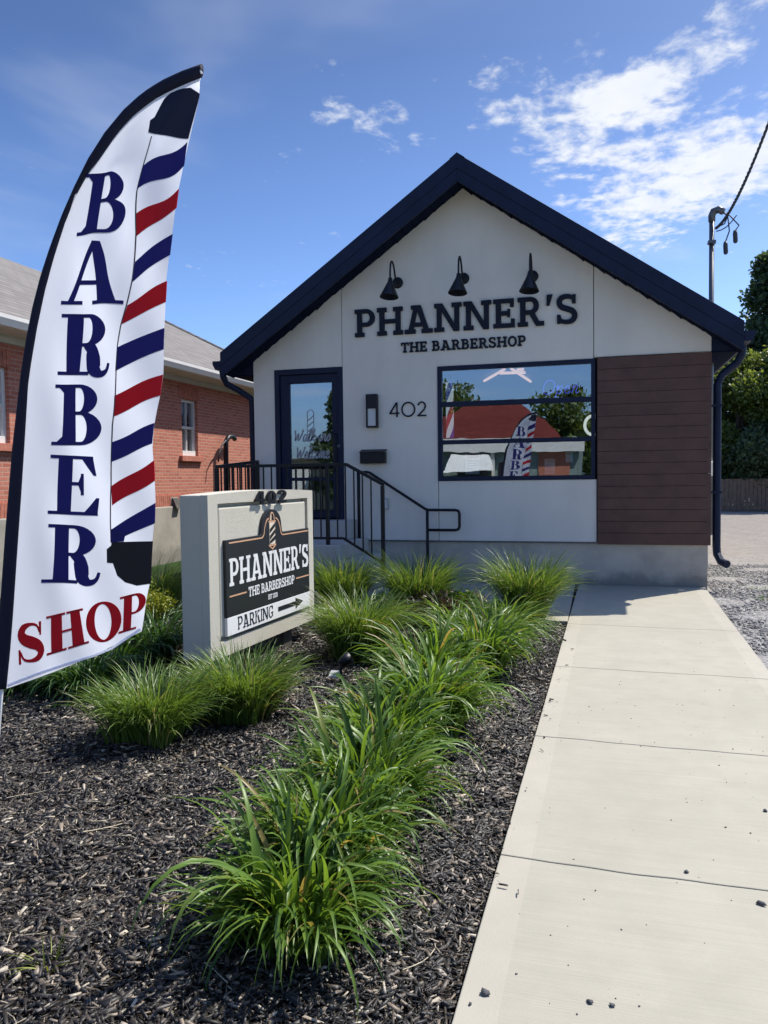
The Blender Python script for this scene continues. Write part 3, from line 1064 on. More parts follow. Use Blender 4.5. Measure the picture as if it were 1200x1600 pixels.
def slab_piece(y0, y1, x00, x10, x01, x11, parent, sk0, sk1, margin=0.13, name='slab'):
    """one slab; x00/x10 = left/right edge at y0, x01/x11 at y1; trowelled margins left and right, broomed middle"""
    m = MB()
    g = 0.0032
    n_in = 20
    def cols(a, b):
        if margin <= 0:
            return [a + (b - a) * i / n_in for i in range(n_in + 1)]
        return [a] + [a + margin + (b - a - 2 * margin) * i / n_in for i in range(n_in + 1)] + [b]
    c0, c1 = cols(x00, x10), cols(x01, x11)
    wob = lambda x, y: 0.005 * math.sin(x * 7 + y * 3.3) + 0.003 * math.sin(x * 19 + y)
    e0 = [(x, y0 + sk0 * (x - 0.2) + g + (wob(x, y0) if sk0 else 0)) for x in c0]
    e1 = [(x, y1 + sk1 * (x - 0.2) - g + (wob(x, y1) if sk1 else 0)) for x in c1]
    nn = len(c0)
    zt = lambda y: float(gz(0, y))
    vs = [(x, y, zt(y)) for x, y in e0] + [(x, y, zt(y)) for x, y in e1] + [(x, y, zt(y) - 0.1) for x, y in e0] + [(x, y, zt(y) - 0.1) for x, y in e1]
    m.add(vs, [])
    for i in range(nn - 1):
        m.cur = 1 if margin > 0 and i in (0, nn - 2) else 0
        m.f += [(i, i + 1, nn + i + 1, nn + i), (i, 2 * nn + i, 2 * nn + i + 1, i + 1), (nn + i, nn + i + 1, 3 * nn + i + 1, 3 * nn + i)]
        m.m += [m.cur] * 3
    m.f += [(0, nn, 3 * nn, 2 * nn), (nn - 1, 2 * nn + nn - 1, 3 * nn + nn - 1, nn + nn - 1)]
    m.m += [1 if margin > 0 else 0] * 2
    return m.build(name, [M['concrete'], M['smooth_concrete']], parent, bevel=0.005)


for y0, y1 in zip(rows[:-1], rows[1:]):
    slab_piece(y0, y1, walk_left(y0), walk_right(y0), walk_left(y1), walk_right(y1), wk, skew, 0 if y1 > -0.1 else skew)

fp = tag(MB().add([(-2.6, -2.45, -0.16), (0.2, -2.45, -0.16), (0.2, 0.0, -0.11), (-2.6, 0.0, -0.11)], [(0, 1, 2, 3)]).build('front_path', M['soil']), kind='structure')
for xa, xb in ((-2.60, -1.185), (-1.178, 0.188)):
    slab_piece(-2.46, -0.012, xa, xb, xa, xb, fp, 0, 0, 0)

# public sidewalk, kerb and road behind the camera
def flat(name, x0, x1, y0, y1, z, th, mat):
    return tag(MB().box(x0, x1, y0, y1, z - th, z).build(name, mat), kind='structure')


flat('pavement', -60, 60, -12.6, -10.68, -0.205, 0.12, M['smooth_concrete'])
flat('kerb', -60, 60, -12.76, -12.605, -0.205, 0.25, M['step_concrete'])
flat('road', -60, 60, -21.5, -12.765, -0.32, 0.1, M['asphalt'])
for x in range(-50, 50, 6):
    flat('road_line', x, x + 3, -17.2, -17.08, -0.316, 0.003, M['paint'])
flat('far_kerb', -60, 60, -21.66, -21.505, -0.205, 0.25, M['step_concrete'])
flat('far_pavement', -60, 60, -24.5, -21.665, -0.205, 0.12, M['smooth_concrete'])

# ------------------------------------------------------------------ the barber shop
XL, XR = -4.43, 1.865
RX, RZ, RS = -1.285, 5.365, 0.69     # ridge x, soffit height at ridge, slope
OV = 0.42                            # overhang to the front
shop = thing('barbershop', (RX, 0, 0), 'small white stucco barbershop with a navy gable roof, brown boards and a wide front window', 'shop')


def soff(x):
    return RZ - RS * abs(x - RX)


def wall_piece(poly, name='stucco_panel', mat=None, y0=0.0, y1=0.14):
    return MB().prism(poly, lambda a, b: (a, y0, b), lambda a, b: (a, y1, b)).build(name, mat or M['stucco'], shop, bevel=0.006)


DL, DR, DT, DB = -4.093, -3.042, 3.047, 0.86
WL, WR, WT, WB = -1.657, 0.448, 2.978, 1.397
SB = 0.566
G2 = 0.004
sx1, sx2 = -3.045, 0.43
# left panel round the door: strip left of door + head above
wall_piece([(XL, SB), (DL, SB), (DL, DT), (sx1 - G2, DT), (sx1 - G2, soff(sx1)), (XL, soff(XL))])
wall_piece([(sx1 + G2, SB), (WL - G2, SB), (WL - G2, WT), (sx2 - G2, WT), (sx2 - G2, soff(sx2)), (RX, RZ), (sx1 + G2, soff(sx1))])
wall_piece([(sx2 + G2, WT + 0.017), (XR, WT + 0.017), (XR, soff(XR)), (sx2 + G2, soff(sx2))])
wall_piece([(WL + G2, SB), (0.466, SB), (0.466, WB), (WL + G2, WB)])
# dark weather barrier behind the joints, side and rear walls
b = MB()
b.box(XL + 0.02, DL, 0.145, 0.2, SB, DT)
b.box(DR, WL, 0.145, 0.2, SB, WT)
b.box(WR, XR - 0.02, 0.145, 0.2, SB, WT)
b.box(WL, WR, 0.145, 0.2, SB, WB)
b.prism([(XL + 0.02, DT), (XR - 0.02, DT), (XR - 0.02, soff(XR - 0.02)), (RX, RZ - 0.01), (XL + 0.02, soff(XL + 0.02))],
        lambda a, c: (a, 0.145, c), lambda a, c: (a, 0.2, c))
b.build('wall_core', M['dark_room'], shop)
YB = 10.0
MB().box(XL, XL + 0.15, 0.21, YB, SB, soff(XL)).build('side_wall', M['stucco'], shop)
MB().box(XR - 0.15, XR, 0.21, YB, SB, soff(XR)).build('side_wall', M['stucco'], shop)
MB().prism([(XL, SB), (XR, SB), (XR, soff(XR)), (RX, RZ), (XL, soff(XL))], lambda a, c: (a, YB - 0.15, c), lambda a, c: (a, YB, c)).build('rear_wall', M['stucco'], shop)
f = MB()
f.box(XL + 0.03, XR - 0.028, 0.022, YB, -0.2, SB - 0.004)
f.build('foundation', M['foundation'], shop, bevel=0.01)
# drip flashing along the bottom of the stucco
MB().box(XL, 0.466, -0.012, 0.02, SB - 0.018, SB - 0.003).build('flashing', M['galv'], shop)

# interior
room = MB()
room.box(XL + 0.16, XR - 0.16, 0.25, 6.0, 0.55, 0.60)
room.build('interior_floor', M['dark_room'], shop)
MB().box(XL + 0.16, XR - 0.16, 0.25, 6.0, 3.10, 3.14).build('interior_ceiling', M['room'], shop)
MB().box(XL + 0.16, XR - 0.16, 5.8, 5.9, 0.6, 3.1).build('interior_wall', M['room'], shop)
MB().box(XL + 0.152, XL + 0.2, 0.25, 5.8, 0.6, 3.1).build('interior_wall', M['room'], shop)
MB().box(XR - 0.2, XR - 0.152, 0.25, 5.8, 0.6, 3.1).build('interior_wall', M['room'], shop)

# roof: two slabs, fascia boards, ribbed soffit strips, gutters
EX0, EX1 = -4.745, 2.175
def rtop(x):
    return 5.657 - RS * abs(x - RX)
for sgn, ex in ((-1, EX0), (1, EX1)):
    MB().prism([(RX, 5.657), (ex, rtop(ex)), (ex, rtop(ex) - 0.10), (RX, 5.557)], lambda a, c: (a, -OV + 0.026, c), lambda a, c: (a, YB + 0.3, c)).build('roof_slab', M['navy'], shop)
    # fascia: upper board plus a lower, slightly recessed return
    MB().prism([(RX, 5.664), (ex, rtop(ex) + 0.007), (ex, rtop(ex) - 0.185), (RX, 5.472)], lambda a, c: (a, -OV - 0.012, c), lambda a, c: (a, -OV + 0.022, c)).build('fascia', M['navy'], shop, bevel=0.004)
    MB().prism([(RX, 5.4715), (ex, rtop(ex) - 0.1855), (ex, rtop(ex) - 0.350), (RX, 5.307)], lambda a, c: (a, -OV - 0.006, c), lambda a, c: (a, -OV + 0.03, c)).build('fascia', M['navy'], shop, bevel=0.003)
    for i in range(34):
        xq = RX + sgn * abs(ex - RX) * (i + 0.5 + random.uniform(-0.2, 0.2)) / 34
        zq = 5.307 - RS * abs(xq - RX)
        hq = random.uniform(0.035, 0.075)
        MB().hexa([(xq - 0.010, -OV - 0.014, zq - 0.002), (xq + 0.010, -OV - 0.014, zq - 0.002), (xq + 0.010, -OV - 0.0065, zq - 0.002), (xq - 0.010, -OV - 0.0065, zq - 0.002),
                   (xq - 0.003, -OV - 0.009, zq + hq), (xq + 0.003, -OV - 0.009, zq + hq), (xq + 0.003, -OV - 0.0065, zq + hq), (xq - 0.003, -OV - 0.0065, zq + hq)]).build('crimp', M['navy'], shop)
    n = 26
    for i in range(n):
        a0 = RX + sgn * (i * abs(ex - RX) / n + 0.004)
        a1 = RX + sgn * ((i + 1) * abs(ex - RX) / n - 0.004)
        z0, z1 = soff(a0), soff(a1)
        dz = 0.012 + 0.014 * random.random()
        j = random.uniform(-0.006, 0.006)
        MB().hexa([(a0, -OV + 0.031, z0 - 0.004), (a1, -OV + 0.031, z1 + 0.0), (a1, -0.004, z1 - dz + j), (a0, -0.004, z0 + j),
                   (a0, -OV + 0.031, z0 + 0.016), (a1, -OV + 0.031, z1 + 0.02), (a1, -0.004, z1 + 0.02), (a0, -0.004, z0 + 0.02)]).build('soffit_panel', M['navy_matte'], shop)
    # side eave soffit and gutter running back
    wx = XL if sgn < 0 else XR
    zf = rtop(ex) - 0.29
    lo, hi = sorted((wx - sgn * 0.002, ex))
    MB().box(lo, hi, -0.002, YB + 0.3, zf, zf + 0.02).build('eave_soffit', M['navy_matte'], shop)
    MB().prism([(ex - sgn * 0.003, zf + 0.0205), (wx - sgn * 0.002, zf + 0.0205), (wx - sgn * 0.002, soff(wx) + 0.03), (ex - sgn * 0.003, soff(ex) + 0.035)], lambda a, c: (a, -0.002, c), lambda a, c: (a, 0.03, c)).build('eave_return', M['navy'], shop)
    prof = [(0.0, 0.0), (0.085, 0.0), (0.125, 0.075), (0.125, 0.125), (0.112, 0.125), (0.112, 0.08), (0.078, 0.012), (0.012, 0.012), (0.012, 0.125), (0.0, 0.125)]
    g0 = ex + sgn * 0.002
    MB().prism(prof, lambda a, c: (g0 + sgn * a, -OV + 0.0, rtop(ex) - 0.235 + c), lambda a, c: (g0 + sgn * a, YB + 0.28, rtop(ex) - 0.235 + c)).build('gutter', M['navy'], shop)
    MB().prism([(0.0, 0.002), (0.084, 0.002), (0.122, 0.075), (0.122, 0.122), (0.0, 0.122)], lambda a, c: (g0 + sgn * a, -OV - 0.006, rtop(ex) - 0.235 + c), lambda a, c: (g0 + sgn * a, -OV - 0.0005, rtop(ex) - 0.235 + c)).build('gutter_cap', M['navy'], shop)
# flashing cap at the ridge
MB().prism([(RX - 0.10, 5.664 - 0.069 + 0.004), (RX, 5.672), (RX + 0.10, 5.664 - 0.069 + 0.004), (RX, 5.60)], lambda a, c: (a, -OV - 0.016, c), lambda a, c: (a, YB + 0.3, c)).build('ridge_cap', M['navy'], shop)

# downspouts
zg = rtop(EX0) - 0.235
dsp = MB()
dsp.tube([(EX0 - 0.06, -0.25, zg + 0.01), (EX0 - 0.06, -0.22, zg - 0.08), (EX0 - 0.05, -0.15, zg - 0.17), (EX0 + 0.10, -0.02, zg - 0.27), (XL - 0.065, 0.04, zg - 0.38),
          (XL - 0.06, 0.07, zg - 0.50), (XL - 0.06, 0.07, 0.35), (XL - 0.06, 0.05, 0.22), (XL - 0.06, -0.12, 0.10)], 0.048, 10)
dsp.build('downspout', M['navy'], shop, smooth=True)
zg = rtop(EX1) - 0.235
dsp = MB()
xs_ = XR + 0.085
dsp.tube([(EX1 + 0.055, 0.05, zg + 0.01), (EX1 + 0.05, 0.06, zg - 0.09), (EX1 + 0.0, 0.08, zg - 0.19), (xs_ + 0.05, 0.10, zg - 0.33), (xs_, 0.10, zg - 0.45),
          (xs_, 0.10, 0.52), (xs_ + 0.005, 0.08, 0.42), (xs_ + 0.04, 0.0, 0.335), (xs_ + 0.10, -0.10, 0.31)], 0.050, 12)
for z in (1.2, 2.3):
    dsp.box(xs_ - 0.085, xs_ + 0.056, 0.045, 0.155, z, z + 0.03)
dsp.build('downspout', M['navy'], shop, smooth=False)

# brown cladding boards on the right
nb = 16
for i in range(nb):
    z0 = 0.540 + (2.985 - 0.540) * i / nb
    z1 = 0.540 + (2.985 - 0.540) * (i + 1) / nb - 0.0035
    a = 0.010 + random.uniform(-0.003, 0.003)
    MB().hexa([(0.476, -0.027 - a * 0.35, z0), (XR, -0.027 - a * 0.35, z0), (XR, -0.001, z0), (0.476, -0.001, z0),
               (0.476, -0.030, z1), (XR, -0.030, z1), (XR, -0.001, z1), (0.476, -0.001, z1)]).build('board', M['board'], shop, bevel=0.003)

# door
dp = MB()
y0, y1 = -0.012, 0.10
dp.box(DL, DL + 0.075, y0, y1, DB, DT)
dp.box(DR - 0.075, DR - 0.002, y0, y1, DB, DT)
dp.box(DL + 0.0755, DR - 0.0755, y0, y1, DT - 0.08, DT - 0.001)
dfr = dp.build('door_frame', M['navy'], shop, bevel=0.004)
dp = MB()
y0, y1 = 0.02, 0.075
a0, a1, z0, z1 = DL + 0.08, DR - 0.08, DB + 0.02, DT - 0.085
gl, gr, gt_, gb_ = -3.872, -3.215, 2.84, 0.98
dp.box(a0, gl, y0, y1, z0, z1)
dp.box(gr, a1, y0, y1, z0, z1)
dp.box(gl, gr, y0, y1, gt_, z1)
dp.box(gl, gr, y0, y1, z0, gb_)
dp.box(gl, gr, y0 + 0.004, y1, 1.42, 1.47)
door = dp.build('door', M['navy'], shop, bevel=0.004)
MB().box(gl + 0.001, gr - 0.001, 0.05, 0.056, gb_, gt_).build('pane', M['door_glass'], door)
hd = MB()
hd.tube([(-3.165, 0.015, 1.55), (-3.165, -0.045, 1.57), (-3.165, -0.05, 1.60), (-3.165, -0.05, 2.05), (-3.165, -0.045, 2.08), (-3.165, 0.015, 2.10)], 0.012, 8)
hd.build('handle', M['black'], door, smooth=True)
MB().lathe((-3.112, -0.012, 1.916), [(0.0, 0.012), (0.018, 0.012), (0.022, 0.006), (0.024, 0.0)], (0, -1, 0), 14).build('lock', M['galv'], door, smooth=True)
# frosted vinyl on the glass: script words and a barber pole
fn = lambda a, c, d: (a, 0.049 - d, c)
set_text('Walk-ins', script, -3.83, -3.26, 2.00, 0.17, fn, 0.0, 0.0012, M['etch'], door, 'vinyl_word', 0.0, join=True)
set_text('Welcome', script, -3.80, -3.28, 1.75, 0.17, fn, 0.0, 0.0012, M['etch'], door, 'vinyl_word', 0.0, join=True)
vb = MB()
solid_strips(vb, [stroke([(-3.61, 2.12), (-3.61, 2.40)], 0.012), stroke([(-3.51, 2.12), (-3.51, 2.40)], 0.012), arc(-3.56, 2.40, 0.056, 0.06, 0.044, 0.048, 0, 180, 10),
                  arc(-3.56, 2.12, 0.056, 0.05, 0.044, 0.038, 180, 360, 10), stroke([(-3.60, 2.14), (-3.52, 2.20)], 0.014), stroke([(-3.60, 2.22), (-3.52, 2.28)], 0.014),
                  stroke([(-3.60, 2.30), (-3.52, 2.36)], 0.014)], fn, 0.0, 0.0012)
vb.build('vinyl_pole', M['etch'], door)

# front window
wf = MB()
y0, y1 = -0.014, 0.10
wf.box(WL, WL + 0.055, y0, y1, WB, WT)
wf.box(WR - 0.052, WR, y0, y1, WB, WT)
wf.box(WL + 0.0555, WR - 0.0525, y0, y1, WT - 0.057, WT)
wf.box(WL + 0.0555, WR - 0.0525, y0, y1, WB, WB + 0.058)
win = wf.build('front_window', M['navy'], shop, bevel=0.004)
for z0, z1 in ((2.421, 2.487), (1.903, 1.961)):
    MB().box(WL + 0.056, WR - 0.053, y0 + 0.006, y1 - 0.01, z0, z1).build('mullion', M['navy'], win, bevel=0.003)
for z0, z1 in ((2.488, WT - 0.058), (1.962, 2.420), (WB + 0.059, 1.902)):
    MB().box(WL + 0.056, WR - 0.053, 0.034, 0.042, z0, z1).build('pane', M['glass'], win)

# ------------------------------------------------------------------ things on and in the shop front
fw_ = lambda a, c, d: (a, -d, c)
s = thing('wall_sign', (-1.3, 0, 3.44), 'large dark slab-serif PHANNER\'S letters fixed across the white gable', 'sign letters', 'lettering on the gable')
set_text("PHANNER'S", slab, -2.837, 0.232, 3.447, 0.385, fw_, 0.0005, 0.035, M['letter'], s)
s = thing('wall_sign', (-1.3, 0, 3.19), 'smaller dark THE BARBERSHOP letters in one line under the big name on the gable', 'sign letters', 'lettering on the gable')
set_text("THE BARBERSHOP", lambda c: slab(c, 0.20, 0.165, 0.09), -2.17, -0.445, 3.193, 0.140, fw_, 0.0005, 0.022, M['letter'], s)
s = thing('house_number', (-2.08, 0, 2.3), 'thin dark 402 numerals on the stucco between sconce and window', 'house number')
set_text("402", geo, -2.348, -1.813, 2.302, 0.205, fw_, 0.0005, 0.016, M['letter'], s, 'numeral', 0.12)

for i, (bxp, shx, topx, zz, lab) in enumerate(((-2.21, -2.365, -2.35, 4.165, 'black gooseneck lamp above the letters PH, leftmost of the three on the gable'),
                                           (-1.28, -1.42, -1.405, 4.150, 'black gooseneck lamp in the middle of the three on the gable'),
                                           (-0.355, -0.455, -0.45, 4.105, 'black gooseneck lamp above the letters ER, rightmost of the three'))):
    t = thing('gooseneck_lamp', (bxp, 0, zz), lab, 'wall lamp', 'gooseneck lamps on the gable')
    MB().lathe((bxp, 0, zz), [(0.0, 0.03), (0.06, 0.03), (0.075, 0.022), (0.078, 0.0)], (0, -1, 0), 22).build('wall_plate', M['black'], t, smooth=True)
    # arm leaves the plate, rises and loops over forward, comes down into the shade (the loop leans along the wall)
    pts = []
    ctrl = [(bxp, -0.03, zz), (bxp, -0.08, zz + 0.0), (bxp, -0.14, zz + 0.06), (bxp, -0.19, zz + 0.15), (bxp, -0.25, zz + 0.205), (bxp, -0.31, zz + 0.215),
            (bxp, -0.37, zz + 0.17), (bxp, -0.40, zz + 0.08), (bxp, -0.405, zz - 0.01), (bxp, -0.405, zz - 0.06)]
    P = [ctrl[0]] + ctrl + [ctrl[-1]]
    for q in range(len(ctrl) - 1):
        for j in range(4):
            tt = j / 4
            pts.append(tuple(0.5 * (2 * P[q + 1][c] + (P[q + 2][c] - P[q][c]) * tt + (2 * P[q][c] - 5 * P[q + 1][c] + 4 * P[q + 2][c] - P[q + 3][c]) * tt ** 2 + (3 * P[q + 1][c] - P[q][c] - 3 * P[q + 2][c] + P[q + 3][c]) * tt ** 3) for c in (0, 1, 2)))
    pts.append(ctrl[-1])
    MB().tube(pts, 0.013, 8).build('arm', M['black'], t, smooth=True)
    c0 = Vector(ctrl[-1])
    ax = Vector((-0.04, -0.13, -1)).normalized()
    sh = MB()
    sh.lathe(c0, [(0.0, -0.03), (0.026, -0.03), (0.032, 0.02), (0.036, 0.03), (0.125, 0.225), (0.128, 0.232), (0.124, 0.232), (0.034, 0.035), (0.0, 0.03)], ax, 28)
    shd = sh.build('lamp_shade', M['black'], t, smooth=True)
    MB().lathe(c0 + ax * 0.05, [(0.0, 0.0), (0.02, 0.01), (0.03, 0.06), (0.022, 0.10), (0.0, 0.115)], ax, 12).build('bulb', M['frost'], shd, smooth=True)

t = thing('wall_sconce', (-2.592, 0, 2.16), 'tall slim black sconce with a pale lower panel right of the door', 'wall lamp')
MB().box(-2.674, -2.510, -0.09, -0.001, 2.43, 2.631).build('housing', M['black'], t, bevel=0.004)
q = MB()
q.box(-2.674, -2.652, -0.085, -0.001, 2.162, 2.4295)
q.box(-2.532, -2.510, -0.085, -0.001, 2.162, 2.4295)
q.box(-2.6515, -2.5325, -0.085, -0.001, 2.162, 2.186)
q.build('frame', M['black'], t, bevel=0.003)
MB().box(-2.651, -2.533, -0.07, -0.01, 2.187, 2.429).build('diffuser', M['frost'], t)

t = thing('mailbox', (-2.58, 0, 1.655), 'shallow black metal mailbox on the stucco under the sconce', 'mailbox')
MB().box(-2.765, -2.40, -0.11, -0.001, 1.655, 1.815).build('box', M['black'], t, bevel=0.006)
MB().hexa([(-2.772, -0.122, 1.808), (-2.392, -0.122, 1.808), (-2.392, -0.002, 1.845), (-2.772, -0.002, 1.845), (-2.772, -0.122, 1.818), (-2.392, -0.122, 1.818), (-2.392, -0.002, 1.858), (-2.772, -0.002, 1.858)]).build('lid', M['black'], t, bevel=0.003)

t = thing('outlet_box', (-2.42, 0, 1.01), 'small pale weatherproof outlet box on the wall behind the stair rail', 'outlet')
MB().box(-2.475, -2.375, -0.045, -0.001, 1.00, 1.165).build('cover', M['grey_plastic'], t, bevel=0.012)
MB().box(-2.455, -2.395, -0.052, -0.0455, 1.02, 1.145).build('flap', M['plastic_white'], t, bevel=0.004)

# inside: ceiling tubes, barber pole, neon, ring light, posters
tubes = [((-1.353, 2.417), (-0.87, 1.13), 'nearest-left glowing pink ceiling tube slanting down to the left behind the top pane'),
         ((-0.988, 1.54), (-0.602, 1.609), 'level glowing pink ceiling tube in the middle of the lights behind the top pane'),
         ((-0.762, 1.098), (-0.625, 2.794), 'glowing pink ceiling tube slanting down to the right behind the top pane'),
         ((-0.694, 1.27), (-0.596, 1.234), 'shortest glowing pink ceiling tube, above the level one behind the top pane')]
for (xa, ya), (xb, yb), lab in tubes:
    o = MB().tube([(xa, ya, 3.05), (xb, yb, 3.05)], 0.022, 8).build('ceiling_tube', M['tube'])
    o.location.z = 3.05 - 0.022
    tag(o, lab, 'ceiling light', 'LED tubes on the shop ceiling')

t = thing('barber_pole', (-1.53, 0.22, 1.97), 'red, white and blue striped barber pole hanging inside the left end of the window', 'barber pole')
pm = MB()
nseg, nr = 24, 14
vs, fs = [], []
for r in range(nr + 1):
    for k in range(nseg):
        a = 2 * PI * k / nseg + r * 0.45
        vs.append((-1.53 + 0.055 * math.cos(a), 0.22 + 0.055 * math.sin(a), 2.0 + 0.78 * r / nr))
for r in range(nr):
    for k in range(nseg):
        pm.cur = (0, 1, 0, 2)[(k * 4 // nseg) % 4]
        pm.add([vs[r * nseg + k], vs[r * nseg + (k + 1) % nseg], vs[(r + 1) * nseg + (k + 1) % nseg], vs[(r + 1) * nseg + k]], [(0, 1, 2, 3)])
pm.build('striped_tube', [M['pole_wh'], M['pole_red'], M['pole_blue']], t, fix=False)
for z, sg in ((2.78, 1), (2.0, -1)):
    MB().lathe((-1.53, 0.22, z), [(0.0, 0.13), (0.035, 0.115), (0.05, 0.08), (0.05, 0.05), (0.066, 0.045), (0.066, 0.0), (0.0, 0.0)], (0, 0, sg), 18).build('end_cap', M['galv'], t, smooth=True)

neon = MB()
gl_ = [script(c, 0.05) for c in 'Open']
x = -0.26
for st, adv in gl_:
    for A, B in st:
        neon.tube([((a[0] + b_[0]) / 2 * 0.19 + x, 0.16, (a[1] + b_[1]) / 2 * 0.19 + 2.555) for a, b_ in zip(A, B)], 0.006, 6)
    x += adv * 0.19 + 0.012
tag(neon.build('neon_sign', M['neon'], smooth=True), 'blue glowing script Open sign inside the upper right of the window', 'neon sign')
rl = MB()
ring = [(0.42 + 0.11 * math.cos(a), 0.35, 2.13 + 0.13 * math.sin(a)) for a in [2 * PI * i / 28 for i in range(29)]]
rl.tube(ring, 0.020, 8, False)
tag(rl.build('ring_light', M['ring'], smooth=True), 'white glowing ring light half hidden at the right edge of the window', 'ring light')
for (p, q, lab, hc) in (((727, 708), (749, 741), 'red headed white notice in the lower pane, leftmost of the window papers', (0.5, 0.04, 0.04)),
                        ((851, 717), (867, 741), 'cream portrait notice in the lower pane right of the reflected flag', (0.62, 0.58, 0.48)),
                        ((884, 707), (895, 722), 'small pale green sticker in the lower pane near its right end', (0.25, 0.5, 0.3))):
    a, c = on_y(*p, 0.06), on_y(*q, 0.06)
    t = thing('window_notice', (float(a[0] + c[0]) / 2, 0.06, float(c[2])), lab, 'notice', 'papers behind the window')
    MB().box(a[0], c[0], 0.060, 0.062, c[2], a[2]).build('sheet', M['sign_white'], t)
    h_ = a[2] - c[2]
    MB().box(a[0] + 0.006, c[0] - 0.006, 0.0585, 0.0598, a[2] - h_ * 0.24, a[2] - 0.006).build('heading', plain('notice_print', hc, 0.6), t)
    lines = MB()
    for i in range(5):
        z = a[2] - h_ * (0.36 + 0.12 * i)
        lines.box(a[0] + 0.02, c[0] - 0.02 - 0.03 * (i % 2), 0.0585, 0.0598, z - h_ * 0.02, z + h_ * 0.02)
    lines.build('print', M['grey_plastic'], t)

# steps and railings
st = thing('concrete_steps', (-3.5, -0.65, 0), 'grey concrete landing and three steps down to the right of the door', 'steps')
MB().box(-4.45, -2.68, -1.30, 0.018, -0.2, 0.60).build('landing', M['step_concrete'], st, bevel=0.012)
MB().box(-4.20, -2.85, -0.34, -0.002, 0.601, 0.858).build('door_step', M['step_concrete'], st, bevel=0.01)
MB().box(-2.678, -2.37, -1.30, 0.018, -0.2, 0.40).build('step', M['step_concrete'], st, bevel=0.012)
MB().box(-2.368, -2.06, -1.30, 0.018, -0.2, 0.20).build('step', M['step_concrete'], st, bevel=0.012)

yr = -1.22
ra = thing('stair_railing', (-3.3, yr, 0), 'black metal balustrade with square pickets along the landing and down the steps', 'railing')
xl_, xc_, xe_ = -4.42, -2.60, -2.125
tz, tz2 = 1.628, 1.372
bz, bz2 = 0.685, 0.375
MB().beam((xl_, yr, tz), (xc_, yr, tz), 0.045, 0.04).build('top_rail', M['black'], ra, bevel=0.004)
MB().beam((xc_, yr, tz), (xe_ + 0.02, yr, tz2 - 0.01), 0.045, 0.04).build('top_rail', M['black'], ra, bevel=0.004)
MB().beam((xl_, yr, bz), (xc_ - 0.05, yr, bz), 0.03, 0.03).build('bottom_rail', M['black'], ra)
MB().beam((xc_ - 0.05, yr, bz), (xe_, yr, bz2), 0.03, 0.03).build('bottom_rail', M['black'], ra)
MB().beam((xl_, yr, tz), (-4.365, -0.05, 1.715), 0.045, 0.04).build('top_rail', M['black'], ra)
MB().beam((xl_, yr, bz), (-4.365, -0.05, bz), 0.03, 0.03).build('bottom_rail', M['black'], ra)
for (px_, py_, za, zb_) in ((xl_, yr, 0.6, tz), (-2.86, yr, 0.6, tz), (xe_, yr, 0.2, tz2), (-4.365, -0.06, 0.6, 1.715)):
    MB().box(px_ - 0.022, px_ + 0.022, py_ - 0.022, py_ + 0.022, za, zb_ - 0.021).build('post', M['black'], ra)
k = 0
x = xl_ + 0.11
while x < xe_ - 0.05:
    if abs(x + 2.86) > 0.04:
        if x < xc_:
            z1 = tz
            z0 = bz if x < xc_ - 0.05 else bz - (x - xc_ + 0.05) * (bz - bz2) / (xe_ - xc_ + 0.05)
        else:
            z1 = tz + (x - xc_) / (xe_ - xc_) * (tz2 - tz)
            z0 = bz - (x - xc_ + 0.05) * (bz - bz2) / (xe_ - xc_ + 0.05)
        MB().box(x - 0.008, x + 0.008, yr - 0.008, yr + 0.008, z0, z1 - 0.015).build('picket', M['black'], ra)
    x += 0.113
y = yr + 0.11
while y < -0.1:
    xx = xl_ + (y - yr) / (-0.05 - yr) * (-4.365 - xl_)
    MB().box(xx - 0.008, xx + 0.008, y - 0.008, y + 0.008, bz, tz + (y - yr) / (-0.05 - yr) * 0.085 - 0.015).build('picket', M['black'], ra)
    y += 0.113
MB().box(xe_ - 0.05, xe_ + 0.05, yr - 0.05, yr + 0.05, 0.2, 0.212).build('rust_plate', M['rust'], ra)

yh = -0.12
ha = thing('handrail', (-2.1, yh, 0), 'plain black handrail beside the wall ending in a loop at the foot of the steps', 'handrail')
rr = 0.02
pts = [(-2.785, yh, 1.535), (-2.66, yh, 1.535), (-2.62, yh, 1.525), (-1.82, yh, 1.012), (-1.78, yh, 1.000), (-1.40, yh, 0.997), (-1.36, yh, 0.985), (-1.345, yh, 0.95), (-1.345, yh, 0.77), (-1.36, yh, 0.735), (-1.40, yh, 0.722), (-1.795, yh, 0.722)]
MB().tube(pts, rr, 10).build('rail', M['black'], ha, smooth=True)
MB().tube([(-1.795, yh, -0.01), (-1.795, yh, 0.995)], 0.021, 10).build('post', M['black'], ha, smooth=True)
MB().tube([(-2.785, yh, 0.6), (-2.785, yh, 1.535)], 0.024, 10).build('post', M['black'], ha, smooth=True)

